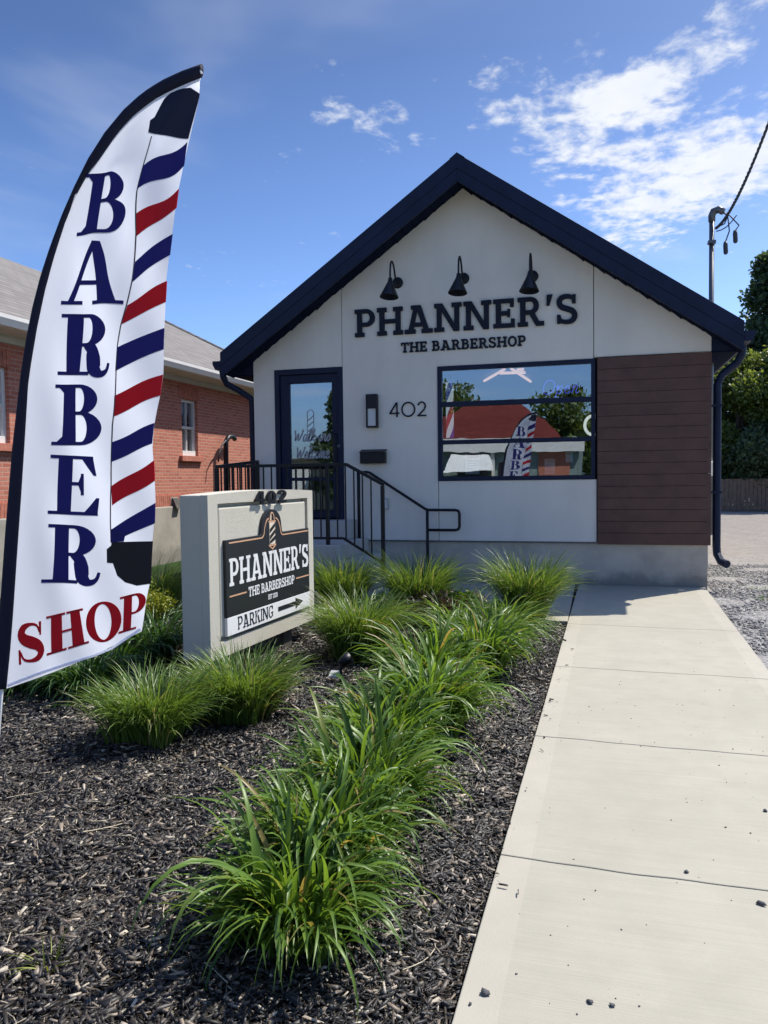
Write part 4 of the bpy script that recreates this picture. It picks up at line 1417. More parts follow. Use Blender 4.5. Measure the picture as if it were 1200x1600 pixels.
# service mast with weatherhead, and the overhead cable
t = thing('service_mast', (1.99, 1.0, 3.2), 'grey conduit mast with a bent weatherhead rising behind the right eave', 'utility mast')
mx_, my_ = 1.985, 1.0
MB().tube([(mx_, my_, 0.6), (mx_, my_, 4.93)], 0.034, 12).build('pipe', M['galv'], t, smooth=True)
wh = MB()
wh.tube([(mx_, my_, 4.90), (mx_, my_, 4.98), (mx_ + 0.02, my_ - 0.01, 5.03), (mx_ + 0.08, my_ - 0.04, 5.045), (mx_ + 0.14, my_ - 0.06, 5.0)], [0.045, 0.048, 0.052, 0.05, 0.045], 12)
wh.build('weatherhead', M['galv'], t, smooth=True)
MB().box(mx_ - 0.05, mx_ + 0.05, my_ - 0.05, my_ + 0.05, 4.60, 4.64).build('clamp', M['galv'], t)
for (dx, dz, sw) in ((0.16, -0.56, 0.0), (0.25, -0.42, 0.03), (0.10, -0.33, 0.0)):
    w = MB()
    w.tube([(mx_ + 0.11, my_ - 0.06, 5.01), (mx_ + 0.19 + sw, my_ - 0.08, 4.93), (mx_ + dx + 0.05 + sw, my_ - 0.09, 4.98 + dz * 0.45), (mx_ + dx + sw, my_ - 0.09, 5.0 + dz + 0.14)], 0.009, 6)
    w.build('wire', M['cable'], t, smooth=True)
    if dx > 0.12:
        MB().lathe((mx_ + dx + sw, my_ - 0.09, 5.0 + dz + 0.15), [(0.0, 0.0), (0.02, 0.0), (0.03, 0.04), (0.03, 0.15), (0.018, 0.17), (0.0, 0.17)], (0.05, 0, -1), 10).build('connector', M['cable'], t, smooth=True)
w0 = np.array((mx_ + 0.05, my_ - 0.05, 4.75))
w1 = np.array((mx_ + 0.30, my_ - 0.09, 4.93))
cb_ = [w0 + (w1 - w0) * i / 4 + np.array([0, 0, -0.05 * math.sin(PI * i / 4)]) for i in range(5)]
MB().tube(cb_, 0.008, 6).build('wire', M['cable'], t, smooth=True)

ca = MB()
A0 = on_y(1118, 357, 0.95)
B0 = on_y(1200, 197, 0.6)
Cc = on_y(1420, -500, 0.0)
def cpt(s_):
    # slack curve through the two seen points and on up to the street pole
    a = (1 - s_) ** 2 * A0 + 2 * s_ * (1 - s_) * (A0 + np.array([0.50, -0.05, 0.28])) + s_ ** 2 * Cc
    return a
pts3 = [cpt(i / 160) for i in range(161)]
for k in range(3):
    ph = 2 * PI * k / 3
    tw = [p + 0.012 * (math.cos(ph + i * 0.95) * np.array([0.8, 0.6, 0]) + math.sin(ph + i * 0.95) * np.array([-0.35, 0, 0.9])) for i, p in enumerate(pts3)]
    ca.tube(tw, 0.010, 6)
tag(ca.build('power_cable', M['cable'], smooth=True), 'twisted black overhead cable sagging from the upper right to the mast', 'cable')

t = thing('meter_box', (1.93, -0.0, 1.35), 'small pale meter box on the right side wall beside the downspout', 'meter')
MB().box(1.868, 2.075, 0.9, 1.10, 1.42, 1.62).build('box', M['plastic_white'], t, bevel=0.02)
MB().tube([(1.94, 1.0, 0.0), (1.94, 1.0, 1.42)], 0.02, 8).build('conduit', M['galv'], t)

# ------------------------------------------------------------------ monument sign
SN = np.array((-2.266, -5.476, 0.10))
SD = np.array((0.0700, 0.99755, 0.0))
SNRM = np.array((0.99755, -0.0700, 0.0))
TH = 0.245
SLEN, SHGT = 1.825, 1.262


def sg(u, v, d):
    """u along the sign from its near end, v up from its bottom, d out of the lit face"""
    return tuple(SN + SD * u + SNRM * d + np.array([0, 0, v]))


base = SN + SD * 0.9 - SNRM * TH / 2
sign = thing('monument_sign', (float(base[0]), float(base[1]), -0.1), 'cream stucco monument sign with a black barbershop panel standing in the mulch bed', 'sign')


def sbox(u0, u1, v0, v1, d0, d1):
    return MB().hexa([sg(u0, v0, d0), sg(u1, v0, d0), sg(u1, v0, d1), sg(u0, v0, d1), sg(u0, v1, d0), sg(u1, v1, d0), sg(u1, v1, d1), sg(u0, v1, d1)])


# body with a softly curved top
n = 12
poly = [(0, 0), (SLEN, 0)] + [(SLEN * (1 - i / n), SHGT - 0.022 * (2 * i / n - 1) ** 2) for i in range(n + 1)]
rim = 0.135
FR = 0.062
# rear block, then a rim of four bars in front of it, then the raised field
MB().prism(poly, lambda a, c: sg(a, c, -TH), lambda a, c: sg(a, c, -FR)).build('body', M['sign_stucco'], sign, bevel=0.012)
rimm = MB()
rt = [(0, 0), (rim, 0.118), (rim, 1.172), (0, SHGT - 0.022)]
rimm.prism(rt, lambda a, c: sg(a, c, -FR - 0.001), lambda a, c: sg(a, c, 0))
rimm.prism([(0, 0), (SLEN, 0), (SLEN - rim + 0.02, 0.118), (rim, 0.118)], lambda a, c: sg(a, c, -FR - 0.001), lambda a, c: sg(a, c, 0))
rimm.prism([(SLEN, 0), (SLEN, SHGT - 0.022), (SLEN - rim + 0.02, 1.172), (SLEN - rim + 0.02, 0.118)], lambda a, c: sg(a, c, -FR - 0.001), lambda a, c: sg(a, c, 0))
topp = [(rim, 1.172), (SLEN - rim + 0.02, 1.172)] + [(SLEN * (1 - i / n), SHGT - 0.022 * (2 * i / n - 1) ** 2) for i in range(n + 1)]
rimm.prism(topp, lambda a, c: sg(a, c, -FR - 0.001), lambda a, c: sg(a, c, 0))
rimm.build('border', M['sign_stucco'], sign)
sbox(rim + 0.028, SLEN - rim - 0.006, 0.148, 1.142, -FR + 0.001, -0.010).build('field', M['sign_stucco'], sign, bevel=0.014)
for u0, u1 in ((1.30, 1.46), (0.30, 0.46)):
    sbox(u0, u1, -0.35, 0.006, -0.17, -0.06).build('post', M['dark_wood'], sign)

def sgp(u, v, d):
    return sg(u - 0.032, v, d)


# panel with a hump
D0, D1 = -0.009, 0.018
hump = []
cx, rw, base_v, rh = 0.995, 0.172, 0.965, 0.132
for i in range(17):
    a = PI - PI * i / 16
    hump.append((cx + rw * math.cos(a), base_v + rh * math.sin(a)))
outl = [(0.243, 0.292), (1.722, 0.292), (1.722, 0.890), (1.195, 0.890), (1.180, 0.905)] + hump[::-1] + [(0.810, 0.905), (0.795, 0.890), (0.243, 0.890)]
panel = MB().prism(outl, lambda a, c: sgp(a, c, D0), lambda a, c: sgp(a, c, D1)).build('sign_panel', M['sign_black'], sign, bevel=0.002)
sbox(0.211, 1.690, 0.150, 0.2915, D0, D1).build('parking_strip', M['sign_white'], sign, bevel=0.002)
D2 = D1 + 0.0025


def sflat(strips, mat, name, parent, d0=None, d1=None):
    m = MB()
    solid_strips(m, strips, sgp, D1 - 0.001 if d0 is None else d0, D2 if d1 is None else d1)
    return m.build(name, mat, parent)


lw_ = 0.011
sflat([stroke([(0.285, 0.866), (0.815, 0.866)], lw_), crv([(0.815, 0.866), (0.845, 0.89), (0.86, 0.945), (0.895, 1.0), (0.935, 1.022)], [lw_] * 5, 20)], M['copper'], 'trim_line', panel)
sflat([stroke([(1.182, 0.866), (1.705, 0.866)], lw_), crv([(1.182, 0.866), (1.152, 0.89), (1.135, 0.945), (1.10, 1.0), (1.055, 1.022)], [lw_] * 5, 20)], M['copper'], 'trim_line', panel)
sflat([stroke([(0.28, 0.452), (0.54, 0.452)], lw_)], M['copper'], 'trim_line', panel)
sflat([stroke([(1.435, 0.448), (1.705, 0.448)], lw_)], M['copper'], 'trim_line', panel)
# the little barber pole emblem
sflat([bx(0.945, 0.80, 1.045, 0.985)], M['cream'], 'pole_emblem', panel)
sflat([qd((0.950, 0.93), (0.950, 0.895), (1.040, 0.945), (1.040, 0.98)), qd((0.950, 0.875), (0.950, 0.84), (1.040, 0.89), (1.040, 0.925)), qd((0.950, 0.83), (0.950, 0.806), (1.040, 0.835), (1.040, 0.87))], M['sign_black'], 'pole_stripe', panel, D2 - 0.001, D2 + 0.002)
sflat([bx(0.930, 0.987, 1.06, 1.0), arc(0.995, 1.012, 0.042, 0.062, 0.031, 0.050, 0, 180, 14), stroke([(0.958, 1.0), (0.958, 1.014)], 0.011), stroke([(1.032, 1.0), (1.032, 1.014)], 0.011),
       ], M['copper'], 'pole_cap', panel)
sflat([bx(0.93, 0.785, 1.06, 0.797), stroke([(0.945, 0.785), (0.995, 0.758), (1.045, 0.785)], 0.011)], M['copper'], 'pole_tip', panel)
sflat([qd((0.966, 1.003), (0.98, 1.003), (0.982, 1.055), (0.972, 1.045))], M['cream'], 'pole_cap', panel)
set_text("PHANNER'S", lambda c: slab(c, 0.20, 0.115, 0.085), 0.282, 1.700, 0.531, 0.213, sgp, D1 - 0.001, D2, M['sign_white'], panel, gap=0.05)
set_text("THE BARBERSHOP", lambda c: slab(c, 0.20, 0.13, 0.07), 0.572, 1.400, 0.408, 0.078, sgp, D1 - 0.001, D2, M['sign_white'], panel, gap=0.06)
set_text("EST 2020", lambda c: slab(c, 0.17, 0.13, 0.06), 0.90, 1.07, 0.337, 0.040, sgp, D1 - 0.001, D2, M['sign_white'], panel, gap=0.08)
set_text("PARKING", lambda c: slab(c, 0.125, 0.085, 0.07), 0.397, 0.987, 0.178, 0.100, sgp, D1 - 0.001, D2, M['sign_black'], sign, gap=0.09)
sflat([bx(1.08, 0.207, 1.44, 0.245), qd((1.42, 0.178), (1.42, 0.274), (1.567, 0.228), (1.567, 0.224))], M['sign_black'], 'arrow', sign)
num = thing('sign_number', tuple(sg(0.97, 1.15, 0.02)), 'chunky black 402 numerals standing off the top border of the cream sign', 'house number')
set_text("402", lambda c: slab(c, 0.21, 0.20, 0.0), 0.690, 1.262, 1.148, 0.106, lambda a, c, d: sg(a - 0.022, c, d), 0.010, 0.024, M['black'], num, 'numeral', 0.14)
m_ = MB()
for u in (0.80, 1.19):
    m_.tube([sg(u, 1.20, 0.0), sg(u, 1.20, 0.02)], 0.006, 6)
m_.build('stand_off', M['black'], num)

# ------------------------------------------------------------------ feather flag
YF = -8.0
flag = thing('feather_flag', (-2.05, YF, -0.2), 'tall white feather flag reading BARBER SHOP with barber pole stripes on a curved pole', 'flag')


outer = [(-7, 1076), (-4, 1020), (0, 960), (4, 900), (9, 830), (15, 760), (20, 700), (27, 640), (33, 590), (42, 530), (52, 480), (65, 430), (80, 385), (98, 337), (118, 292), (140, 247), (165, 207), (195, 171), (225, 144), (255, 125), (285, 111), (316, 100)]
inner = [(10, 1076), (16, 1015), (21, 950), (26, 875), (33, 775), (38.5, 690), (44, 600), (49, 565), (58, 512), (70, 455), (84, 403), (101, 350), (119, 305), (138, 270), (154, 251), (182, 210), (205, 184), (224, 168), (245, 153), (266, 142), (290, 131), (313, 122)]
right = [(219, 987), (229, 938), (239, 903), (241, 845), (245, 784), (244, 735), (243, 700), (247, 665), (255, 620), (259, 585), (260, 515), (264, 441), (273, 368), (279, 305), (287, 260), (296, 214), (308, 139), (313, 122)]


EDGE = sorted((float(on_y(*q, YF)[2]), float(on_y(*q, YF)[0])) for q in inner)
EZ, EXX = [e[0] for e in EDGE], [e[1] for e in EDGE]


def Wv(x, z):
    """how far the cloth billows out of its plane (held flat along the pole)"""
    f_ = min(1.0, max(0.0, (x - float(np.interp(z, EZ, EXX))) / 0.22))
    f_ = f_ * f_ * (3 - 2 * f_)
    s_ = 0.026 * math.sin(5.2 * (x + 1.6) + 1.1 * z + 0.4) + 0.012 * math.sin(9.5 * (x + 1.5) - 2.6 * z + 1.0)
    s_ += 0.006 * math.sin(21 * x + 9 * z)
    top = max(0.0, z - 1.75)
    s_ += 0.013 * min(top, 0.8) * math.sin(38 * (x - 0.42 * z))
    return s_ * f_


def fl(px, py, d=0.0):
    p = on_y(px, py, YF)
    return (p[0], YF + Wv(p[0], p[2]) - d, p[2])


def resample(pl, n):
    L = [0.0]
    for a, b_ in zip(pl[:-1], pl[1:]):
        L.append(L[-1] + math.dist(a, b_))
    out = []
    for i in range(n):
        t_ = L[-1] * i / (n - 1)
        j = max(k_ for k_ in range(len(L)) if L[k_] <= t_ + 1e-9)
        j = min(j, len(pl) - 2)
        f_ = (t_ - L[j]) / max(L[j + 1] - L[j], 1e-9)
        out.append((pl[j][0] + (pl[j + 1][0] - pl[j][0]) * f_, pl[j][1] + (pl[j + 1][1] - pl[j][1]) * f_))
    return out


NR, NC = 200, 60
Li, Ri = resample(inner, NR), resample(right, NR)
Ri[-1] = (Li[-1][0] + 1.0, Li[-1][1])
m_ = MB()
vs = []
for a, b_ in zip(Li, Ri):
    for c in range(NC + 1):
        t_ = c / NC
        # bottom hem dips a little between its ends
        vs.append(fl(a[0] + (b_[0] - a[0]) * t_, a[1] + (b_[1] - a[1]) * t_ + 6 * math.sin(PI * t_) * max(0, 1 - (1076 - a[1]) / 120)))
fs = [(r * (NC + 1) + c, r * (NC + 1) + c + 1, (r + 1) * (NC + 1) + c + 1, (r + 1) * (NC + 1) + c) for r in range(NR - 1) for c in range(NC)]
m_.add(vs, fs)
cloth = m_.build('flag_cloth', M['flag_white'], flag, smooth=True, fix=False)
# sleeve: a flattened tube round the pole, wrapping the outer edge
m_ = MB()
Lo, Lin = resample(outer, 70), resample(inner, 70)
ringn = 10
vs = []
for a, b_ in zip(Lo, Lin):
    pa, pb = np.array(fl(*a)), np.array(fl(*b_))
    c_ = (pa + pb) / 2
    e1 = (pb - pa) / 2
    for k in range(ringn):
        an = 2 * PI * k / ringn
        vs.append(tuple(c_ + e1 * 1.02 * math.cos(an) + np.array([0, -0.016 * math.sin(an), 0])))
fs = [(i * ringn + k, i * ringn + (k + 1) % ringn, (i + 1) * ringn + (k + 1) % ringn, (i + 1) * ringn + k) for i in range(69) for k in range(ringn)]
fs += [tuple(range(ringn)), tuple(69 * ringn + k for k in range(ringn))]
m_.add(vs, fs)
m_.build('pole_sleeve', M['sleeve'], flag, smooth=True)
pl = [fl((a[0] + b_[0]) / 2, (a[1] + b_[1]) / 2) for a, b_ in zip(Lo[::3], Lin[::3])]
p0, p1 = np.array(pl[0]), np.array(pl[2])
dv = (p0 - p1) / np.linalg.norm(p0 - p1)
tt = (p0[2] + 0.24) / -dv[2]
foot = p0 + dv * tt
MB().tube([tuple(foot), tuple(p0 + dv * 0.02)] + [tuple(p) for p in pl], 0.010, 8).build('pole', M['pole_white'], flag, smooth=True)
MB().lathe(tuple(foot), [(0.0, 0.30), (0.018, 0.30), (0.020, 0.02), (0.05, 0.015), (0.05, 0.0), (0.0, 0.0)], (0, 0, 1), 12).build('ground_spike', M['galv'], flag, smooth=True)


def fstrips(strips, mat, name, lift=0.0013, ml=7.0):
    m = MB()
    solid_strips(m, strips, lambda a, c, d: fl(a, c, d), -lift, lift, ml, 0.0001)
    return m.build(name, mat, cloth)


def quad_letter(ch, TL, TR, BL, BR, mat):
    def mp(a, b_):
        return ((BL[0] * (1 - a) + BR[0] * a) * (1 - b_) + (TL[0] * (1 - a) + TR[0] * a) * b_,
                (BL[1] * (1 - a) + BR[1] * a) * (1 - b_) + (TL[1] * (1 - a) + TR[1] * a) * b_)
    st = []
    for A, B in serif_face(ch):
        st.append(([mp(*p) for p in A], [mp(*p) for p in B]))
    fstrips(st, mat, 'letter', 0.0014, 7.0)


quad_letter('B', (135, 272), (208, 269), (120, 369), (206, 363), M['flag_blue'])
quad_letter('A', (103, 378), (204, 380), (94, 475), (201, 478), M['flag_blue'])
quad_letter('R', (91, 490), (184, 492), (87, 585), (178, 588), M['flag_blue'])
quad_letter('B', (83, 600), (168, 602), (76, 695), (168, 696), M['flag_blue'])
quad_letter('E', (73, 710), (157, 714), (70, 803), (158, 806), M['flag_blue'])
quad_letter('R', (66, 819), (160, 822), (61, 911), (157, 913), M['flag_blue'])
quad_letter('S', (25, 977), (68, 970), (27, 1039), (68, 1031), M['flag_red'])
quad_letter('H', (70, 964), (126, 951), (71, 1025), (134, 1006), M['flag_red'])
quad_letter('O', (130, 946), (187, 937), (131, 1008), (188, 998), M['flag_red'])
quad_letter('P', (184, 934), (232, 922), (183, 991), (226, 978), M['flag_red'])

fstrips([stroke([(217, 983.5), (171, 1014.5), (140, 1027), (105, 1037), (52, 1055), (12, 1071)], 3.6)], M['flag_white'], 'hem', 0.0012)
lft = [(238, 214), (231, 256), (224, 305), (221, 368), (213, 438), (206, 480), (199, 511), (194, 543), (187, 620), (182, 665), (180, 756), (175, 815), (174, 847)]
fstrips([stroke(lft, 1.7)], M['line'], 'pole_outline', 0.0015)


def wavy(l0, l1, r0, r1, sag):
    A, B = [], []
    for i in range(9):
        t_ = i / 8
        k_ = sag * math.sin(2 * PI * t_) * -1 + sag * 0.3 * math.sin(PI * t_)
        A.append((l0[0] + (r0[0] - l0[0]) * t_, l0[1] + (r0[1] - l0[1]) * t_ + k_))
        B.append((l1[0] + (r1[0] - l1[0]) * t_, l1[1] + (r1[1] - l1[1]) * t_ + k_))
    return (A, B)


c1 = lambda x, y: (x * 0.35, 60 + y * 0.35)
c2 = lambda x, y: (x * 0.35, 560 + y * 0.35)
bands = [('flag_blue', c1(655, 583), c1(645, 685), c1(834, 462), c1(824, 568), 2), ('flag_red', c1(638, 798), c1(633, 893), c1(803, 674), c1(795, 760), 2),
         ('flag_blue', c1(621, 1005), c1(607, 1095), c1(781, 880), c1(771, 972), 1), ('flag_red', c1(593, 1200), c1(571, 1285), c1(757, 1088), c1(750, 1180), -1),
         ('flag_blue', c1(552, 1388), c1(540, 1490), c1(743, 1296), c1(741, 1390), -1), ('flag_red', c2(530, 170), c2(523, 262), c2(739, 75), c2(729, 168), -1),
         ('flag_blue', c2(520, 375), c2(515, 462), c2(707, 290), c2(694, 380), -1), ('flag_red', c2(515, 570), c2(514, 655), c2(699, 455), c2(699, 545), 1),
         ('flag_blue', c2(500, 765), c2(497, 822), c2(699, 645), c2(697, 735), 0)]
for mt, l0, l1, r0, r1, sg_ in bands:
    fstrips([wavy(l0, l1, r0, r1, sg_)], M[mt], 'stripe', 0.0013)
fstrips([qd(c2(497, 760), c2(497, 822), c2(560, 815), c2(570, 782))], M['flag_blue'], 'stripe', 0.0016)
fstrips([([c1(*p) for p in ((662, 418), (670, 365), (690, 352), (735, 270), (762, 245), (805, 228), (850, 219))],
          [c1(*p) for p in ((700, 432), (715, 436), (730, 440), (765, 442), (800, 444), (838, 445), (879, 235))])], M['flag_dark'], 'pole_top', 0.0014)
fstrips([([c2(*p) for p in ((476, 852), (497, 835), (500, 820), (560, 818), (620, 816), (690, 815))],
          [c2(*p) for p in ((476, 912), (502, 914), (520, 970), (555, 1000), (610, 1014), (682, 1003))])], M['flag_black'], 'pole_base', 0.0014)

# ------------------------------------------------------------------ brick house on the left
hx = -7.5
house = thing('brick_house', (hx - 3.7, 3, 0), 'single-storey red brick house with grey shingle roof and white gutter left of the barbershop', 'house')
HY0, HY1 = -5.0, 10.4
wins = [(3.225, 3.855, 1.945, 3.08), (-2.42, -1.46, 2.00, 3.06)]
wb = MB()
ys = sorted({HY0, HY1, *[w[0] for w in wins], *[w[1] for w in wins]})
for a, c in zip(ys[:-1], ys[1:]):
    w = [q for q in wins if q[0] <= a + 1e-6 and q[1] >= c - 1e-6]
    if w:
        wb.box(hx - 0.25, hx, a, c, 0.955, w[0][2])
        wb.box(hx - 0.25, hx, a, c, w[0][3], 3.70)
    else:
        wb.box(hx - 0.25, hx, a, c, 0.955, 3.70)
wb.box(hx - 7.0, hx - 0.25, HY0, HY0 + 0.25, 0.955, 3.70)
wb.box(hx - 7.0, hx - 0.25, HY1 - 0.25, HY1, 0.955, 3.70)
bw = wb.build('brick_wall', M['brick'], house)
MB().box(hx - 7.0, hx + 0.06, HY0 - 0.06, HY1 + 0.06, -0.3, 0.953).build('foundation', M['old_foundation'], house, bevel=0.02)
# the projecting soldier course above the foundation
sc_ = MB()
y = HY0
while y < HY1 - 0.1:
    MBb = sc_.box(hx, hx + 0.022, y + 0.004, y + 0.069, 0.957, 1.165)
    y += 0.073
tag(sc_.build('soldier_course', M['brick_plain'], house), kind='stuff')
for (a, c, z0, z1) in wins:
    o = MB()
    fwd = -0.06
    o.box(hx + fwd - 0.10, hx + fwd, a, a + 0.06, z0, z1)
    o.box(hx + fwd - 0.10, hx + fwd, c - 0.06, c, z0, z1)
    o.box(hx + fwd - 0.10, hx + fwd, a + 0.0605, c - 0.0605, z1 - 0.06, z1)
    o.box(hx + fwd - 0.10, hx + fwd + 0.03, a + 0.0605, c - 0.0605, z0, z0 + 0.10)
    zm = (z0 + z1) / 2 + 0.0
    o.box(hx + fwd - 0.07, hx + fwd - 0.01, a + 0.0605, c - 0.0605, zm - 0.025, zm + 0.025)
    w_ = o.build('window', M['white_trim'], house, bevel=0.004)
    ym = (a + c) / 2
    mu = MB()
    mu.box(hx + fwd - 0.06, hx + fwd - 0.02, ym - 0.011, ym + 0.011, zm + 0.026, z1 - 0.061)
    mu.box(hx + fwd - 0.06, hx + fwd - 0.02, ym - 0.011, ym + 0.011, z0 + 0.101, zm - 0.026)
    mu.build('muntin', M['white_trim'], w_)
    for za, zb_ in ((z0 + 0.10, zm - 0.025), (zm + 0.025, z1 - 0.06)):
        MB().box(hx + fwd - 0.055, hx + fwd - 0.05, a + 0.06, c - 0.06, za, zb_).build('pane', M['old_glass'], w_)
    MB().box(hx + fwd - 0.20, hx + fwd - 0.16, a, c, z0, z1).build('curtain', M['soffit_white'] if a > 0 else M['pane_dark'], w_)
    MB().box(hx - 0.1, hx + 0.07, a - 0.12, c + 0.12, z0 - 0.115, z0 - 0.004).build('sill', M['brick_plain'], house, bevel=0.006)
    y = a - 0.10
    while y < c + 0.04:
        MB().box(hx, hx + 0.012, y + 0.004, y + 0.069, z1 + 0.01, z1 + 0.26).build('brick', M['brick_plain'], house)
        y += 0.0735
# eaves, gutter, roof
MB().box(hx + 0.001, -7.06, HY0 - 0.3, HY1 + 0.4, 3.50, 3.52).build('soffit', M['soffit_white'], house)
MB().box(hx + 0.001, hx + 0.03, HY0, HY1, 3.40, 3.499).build('frieze', M['soffit_white'], house)
MB().prism([(0, 0), (0.08, 0), (0.12, 0.09), (0.12, 0.14), (0, 0.14)], lambda a, c: (-7.06 + a, HY0 - 0.3, 3.505 + c), lambda a, c: (-7.06 + a, HY1 + 0.4, 3.505 + c)).build('gutter', M['white_trim'], house)
rx0, rx1 = -7.04, -15.4
rxm, rzm = -11.2, 6.02
yA, yB = HY0 - 0.3, HY1 + 0.4
yrB = 6.85
rv = [(rx0, yA, 3.645), (rx1, yA, 3.645), (rx1, yB, 3.645), (rx0, yB, 3.645), (rxm, yA + 0.01, rzm), (rxm, yrB, rzm)]
low = [(a, c, z - 0.06) for a, c, z in rv]
rm = MB()
rm.add(rv + low, [(0, 3, 5, 4), (1, 4, 5, 2), (2, 5, 3), (0, 4, 1), (6, 10, 11, 9), (7, 8, 11, 10), (8, 9, 11), (6, 7, 10), (0, 6, 9, 3), (3, 9, 8, 2), (2, 8, 7, 1), (1, 7, 6, 0)])
rm.build('roof', M['shingle'], house)
MB().tube([(rxm, yrB, rzm + 0.01), (rx0, yB, 3.66)], 0.04, 6).build('hip_cap', M['shingle'], house)

t = thing('standpipe', (-7.3, 4.95, 0.0), 'black hooked vent pipe standing against the brick wall behind the railing', 'pipe')
sp_ = [on_plane(*q, (1, 0, 0), -7.32) for q in ((353, 770), (353, 700), (353, 690), (357, 683), (363, 682), (367, 686))]
MB().tube([(sp_[0][0], sp_[0][1], 0.0)] + [tuple(p) for p in sp_[1:]], 0.055, 10).build('pipe', M['black'], t, smooth=True)
wp = [on_plane(*q, (1, 0, 0), -7.30) for q in ((341, 722), (343, 706), (348, 694), (353, 688))]
MB().tube([tuple(p) for p in wp], 0.018, 6).build('wire', M['cable'], t, smooth=True)
t = thing('dryer_vent', (hx, 2.86, 0.93), 'small dark vent hood low on the brick wall beside the cream sign', 'vent')
MB().hexa([(hx + 0.024, 2.74, 0.93), (hx + 0.14, 2.74, 0.90), (hx + 0.14, 2.94, 0.90), (hx + 0.024, 2.94, 0.93), (hx + 0.024, 2.74, 1.11), (hx + 0.05, 2.74, 1.11), (hx + 0.05, 2.94, 1.11), (hx + 0.024, 2.94, 1.11)]).build('hood', M['dark_wood'], t)
MB().box(hx + 0.0235, hx + 0.03, 2.72, 2.96, 0.885, 1.125).build('flange', M['grey_plastic'], t)

# ------------------------------------------------------------------ fence and trees to the right, behind
fn_ = thing('board_fence', (8, 22.6, 0), 'low weathered brown board fence across the far end of the gravel drive', 'fence')
x = 3.2
brd = None
while x < 13.0:
    h = 1.23 + random.uniform(-0.02, 0.02)
    b_ = MB().box(x, x + 0.135, 22.60, 22.622, -0.02, h)
    b_.build('board', M['fence_wood'], fn_)
    x += 0.147
MB().box(3.2, 13.0, 22.63, 22.68, 0.25, 0.34).build('rail', M['fence_wood'], fn_)
MB().box(3.2, 13.0, 22.63, 22.68, 0.90, 0.99).build('rail', M['fence_wood'], fn_)


def leaf_cards(centres, radii, n, size, rngx, squash=1.0, droop=0.0):
    """n small bent leaves spread through lumps: returns V, F (two triangles each, folded along the rib)"""
    cs = np.asarray(centres, float)
    rs = np.asarray(radii, float)
    pr = rs ** 2 / np.sum(rs ** 2)
    ci = rngx.choice(len(cs), n, p=pr)
    d = rngx.normal(size=(n, 3))
    d /= np.linalg.norm(d, axis=1)[:, None]
    rad = rs[ci] * (0.30 + 0.95 * rngx.random(n) ** 0.8)
    p = cs[ci] + d * rad[:, None] * np.array([1, 1, squash])
    a = rngx.normal(size=(n, 3)) + d * 0.5
    a[:, 2] -= droop
    a /= np.linalg.norm(a, axis=1)[:, None]
    b2 = np.cross(a, rngx.normal(size=(n, 3)))
    b2 /= np.linalg.norm(b2, axis=1)[:, None]
    nrm = np.cross(a, b2)
    L = size * (0.6 + 0.8 * rngx.random(n))[:, None]
    Wd = L * 0.36
    v0 = p
    v1 = p + a * L * 0.5 + b2 * Wd + nrm * Wd * 0.35
    v2 = p + a * L
    v3 = p + a * L * 0.5 - b2 * Wd + nrm * Wd * 0.35
    V = np.stack([v0, v1, v2, v3], 1).reshape(-1, 3)
    i = np.arange(n) * 4
    F = np.concatenate([np.stack([i, i + 1, i + 2], 1), np.stack([i, i + 2, i + 3], 1)])
    return V, F


def tree(name, base, h, r, label, mat, leaf=0.2, n=9000, conical=False, group=None, seed=1, low=0.12, gaps=0.0):
    rg = np.random.default_rng(seed)
    t = thing(name, base, label, 'tree', group)
    bxx, byy, bzz = base
    tk = MB()
    top = h * (0.95 if conical else 0.72)
    tk.tube([(bxx, byy, bzz - 0.1), (bxx + 0.05, byy, bzz + top * 0.35), (bxx - 0.08, byy + 0.05, bzz + top * 0.7), (bxx, byy, bzz + top)], [0.16 * h / 7, 0.13 * h / 7, 0.08 * h / 7, 0.02], 8)
    cs, rs = [], []
    if conical:
        k = int(h * 9)
        for i in range(k):
            f_ = (i + 0.5) / k
            z = bzz + h * (low + (1 - low) * f_)
            rr_ = r * (1 - f_) ** 0.8 * (0.75 + 0.5 * rg.random())
            a = rg.random() * 2 * PI
            for q in (0.35, 0.7, 1.0):
                cs.append((bxx + rr_ * q * math.cos(a), byy + rr_ * q * math.sin(a), z - 0.12 * rr_ * q))
                rs.append(0.16 * r + 0.18 * rr_ * (1.1 - q))
            if i % 2 == 0:
                tk.tube([(bxx, byy, z), (bxx + rr_ * math.cos(a), byy + rr_ * math.sin(a), z - 0.12 * rr_)], [0.03, 0.01], 5)
    else:
        k = 34
        for i in range(k):
            d = rg.normal(size=3)
            d /= np.linalg.norm(d)
            q = rg.random() ** 0.45
            z = bzz + h * (0.5 + low / 2) + d[2] * q * h * (0.5 - low / 2) * 0.92
            c = (bxx + d[0] * q * r * 0.85, byy + d[1] * q * r * 0.85, z)
            cs.append(c)
            rs.append(r * (0.20 + 0.20 * rg.random()))
            if i % 3 == 0:
                tk.tube([(bxx, byy, bzz + h * (0.25 + 0.3 * rg.random())), ((bxx + c[0]) / 2, (byy + c[1]) / 2, (c[2] + bzz + h * 0.4) / 2 + 0.1), c], [0.06 * h / 7, 0.04 * h / 7, 0.015], 5)
    tk.build('trunk', M['bark'], t, smooth=True)
    V, F = leaf_cards(cs, rs, n, leaf, rg, 0.85 if not conical else 0.6, 0.4 if conical else 0.1)
    V = V - np.array(base)
    link_mesh('crown', np_mesh('crown', V, F, mat), t)
    return t


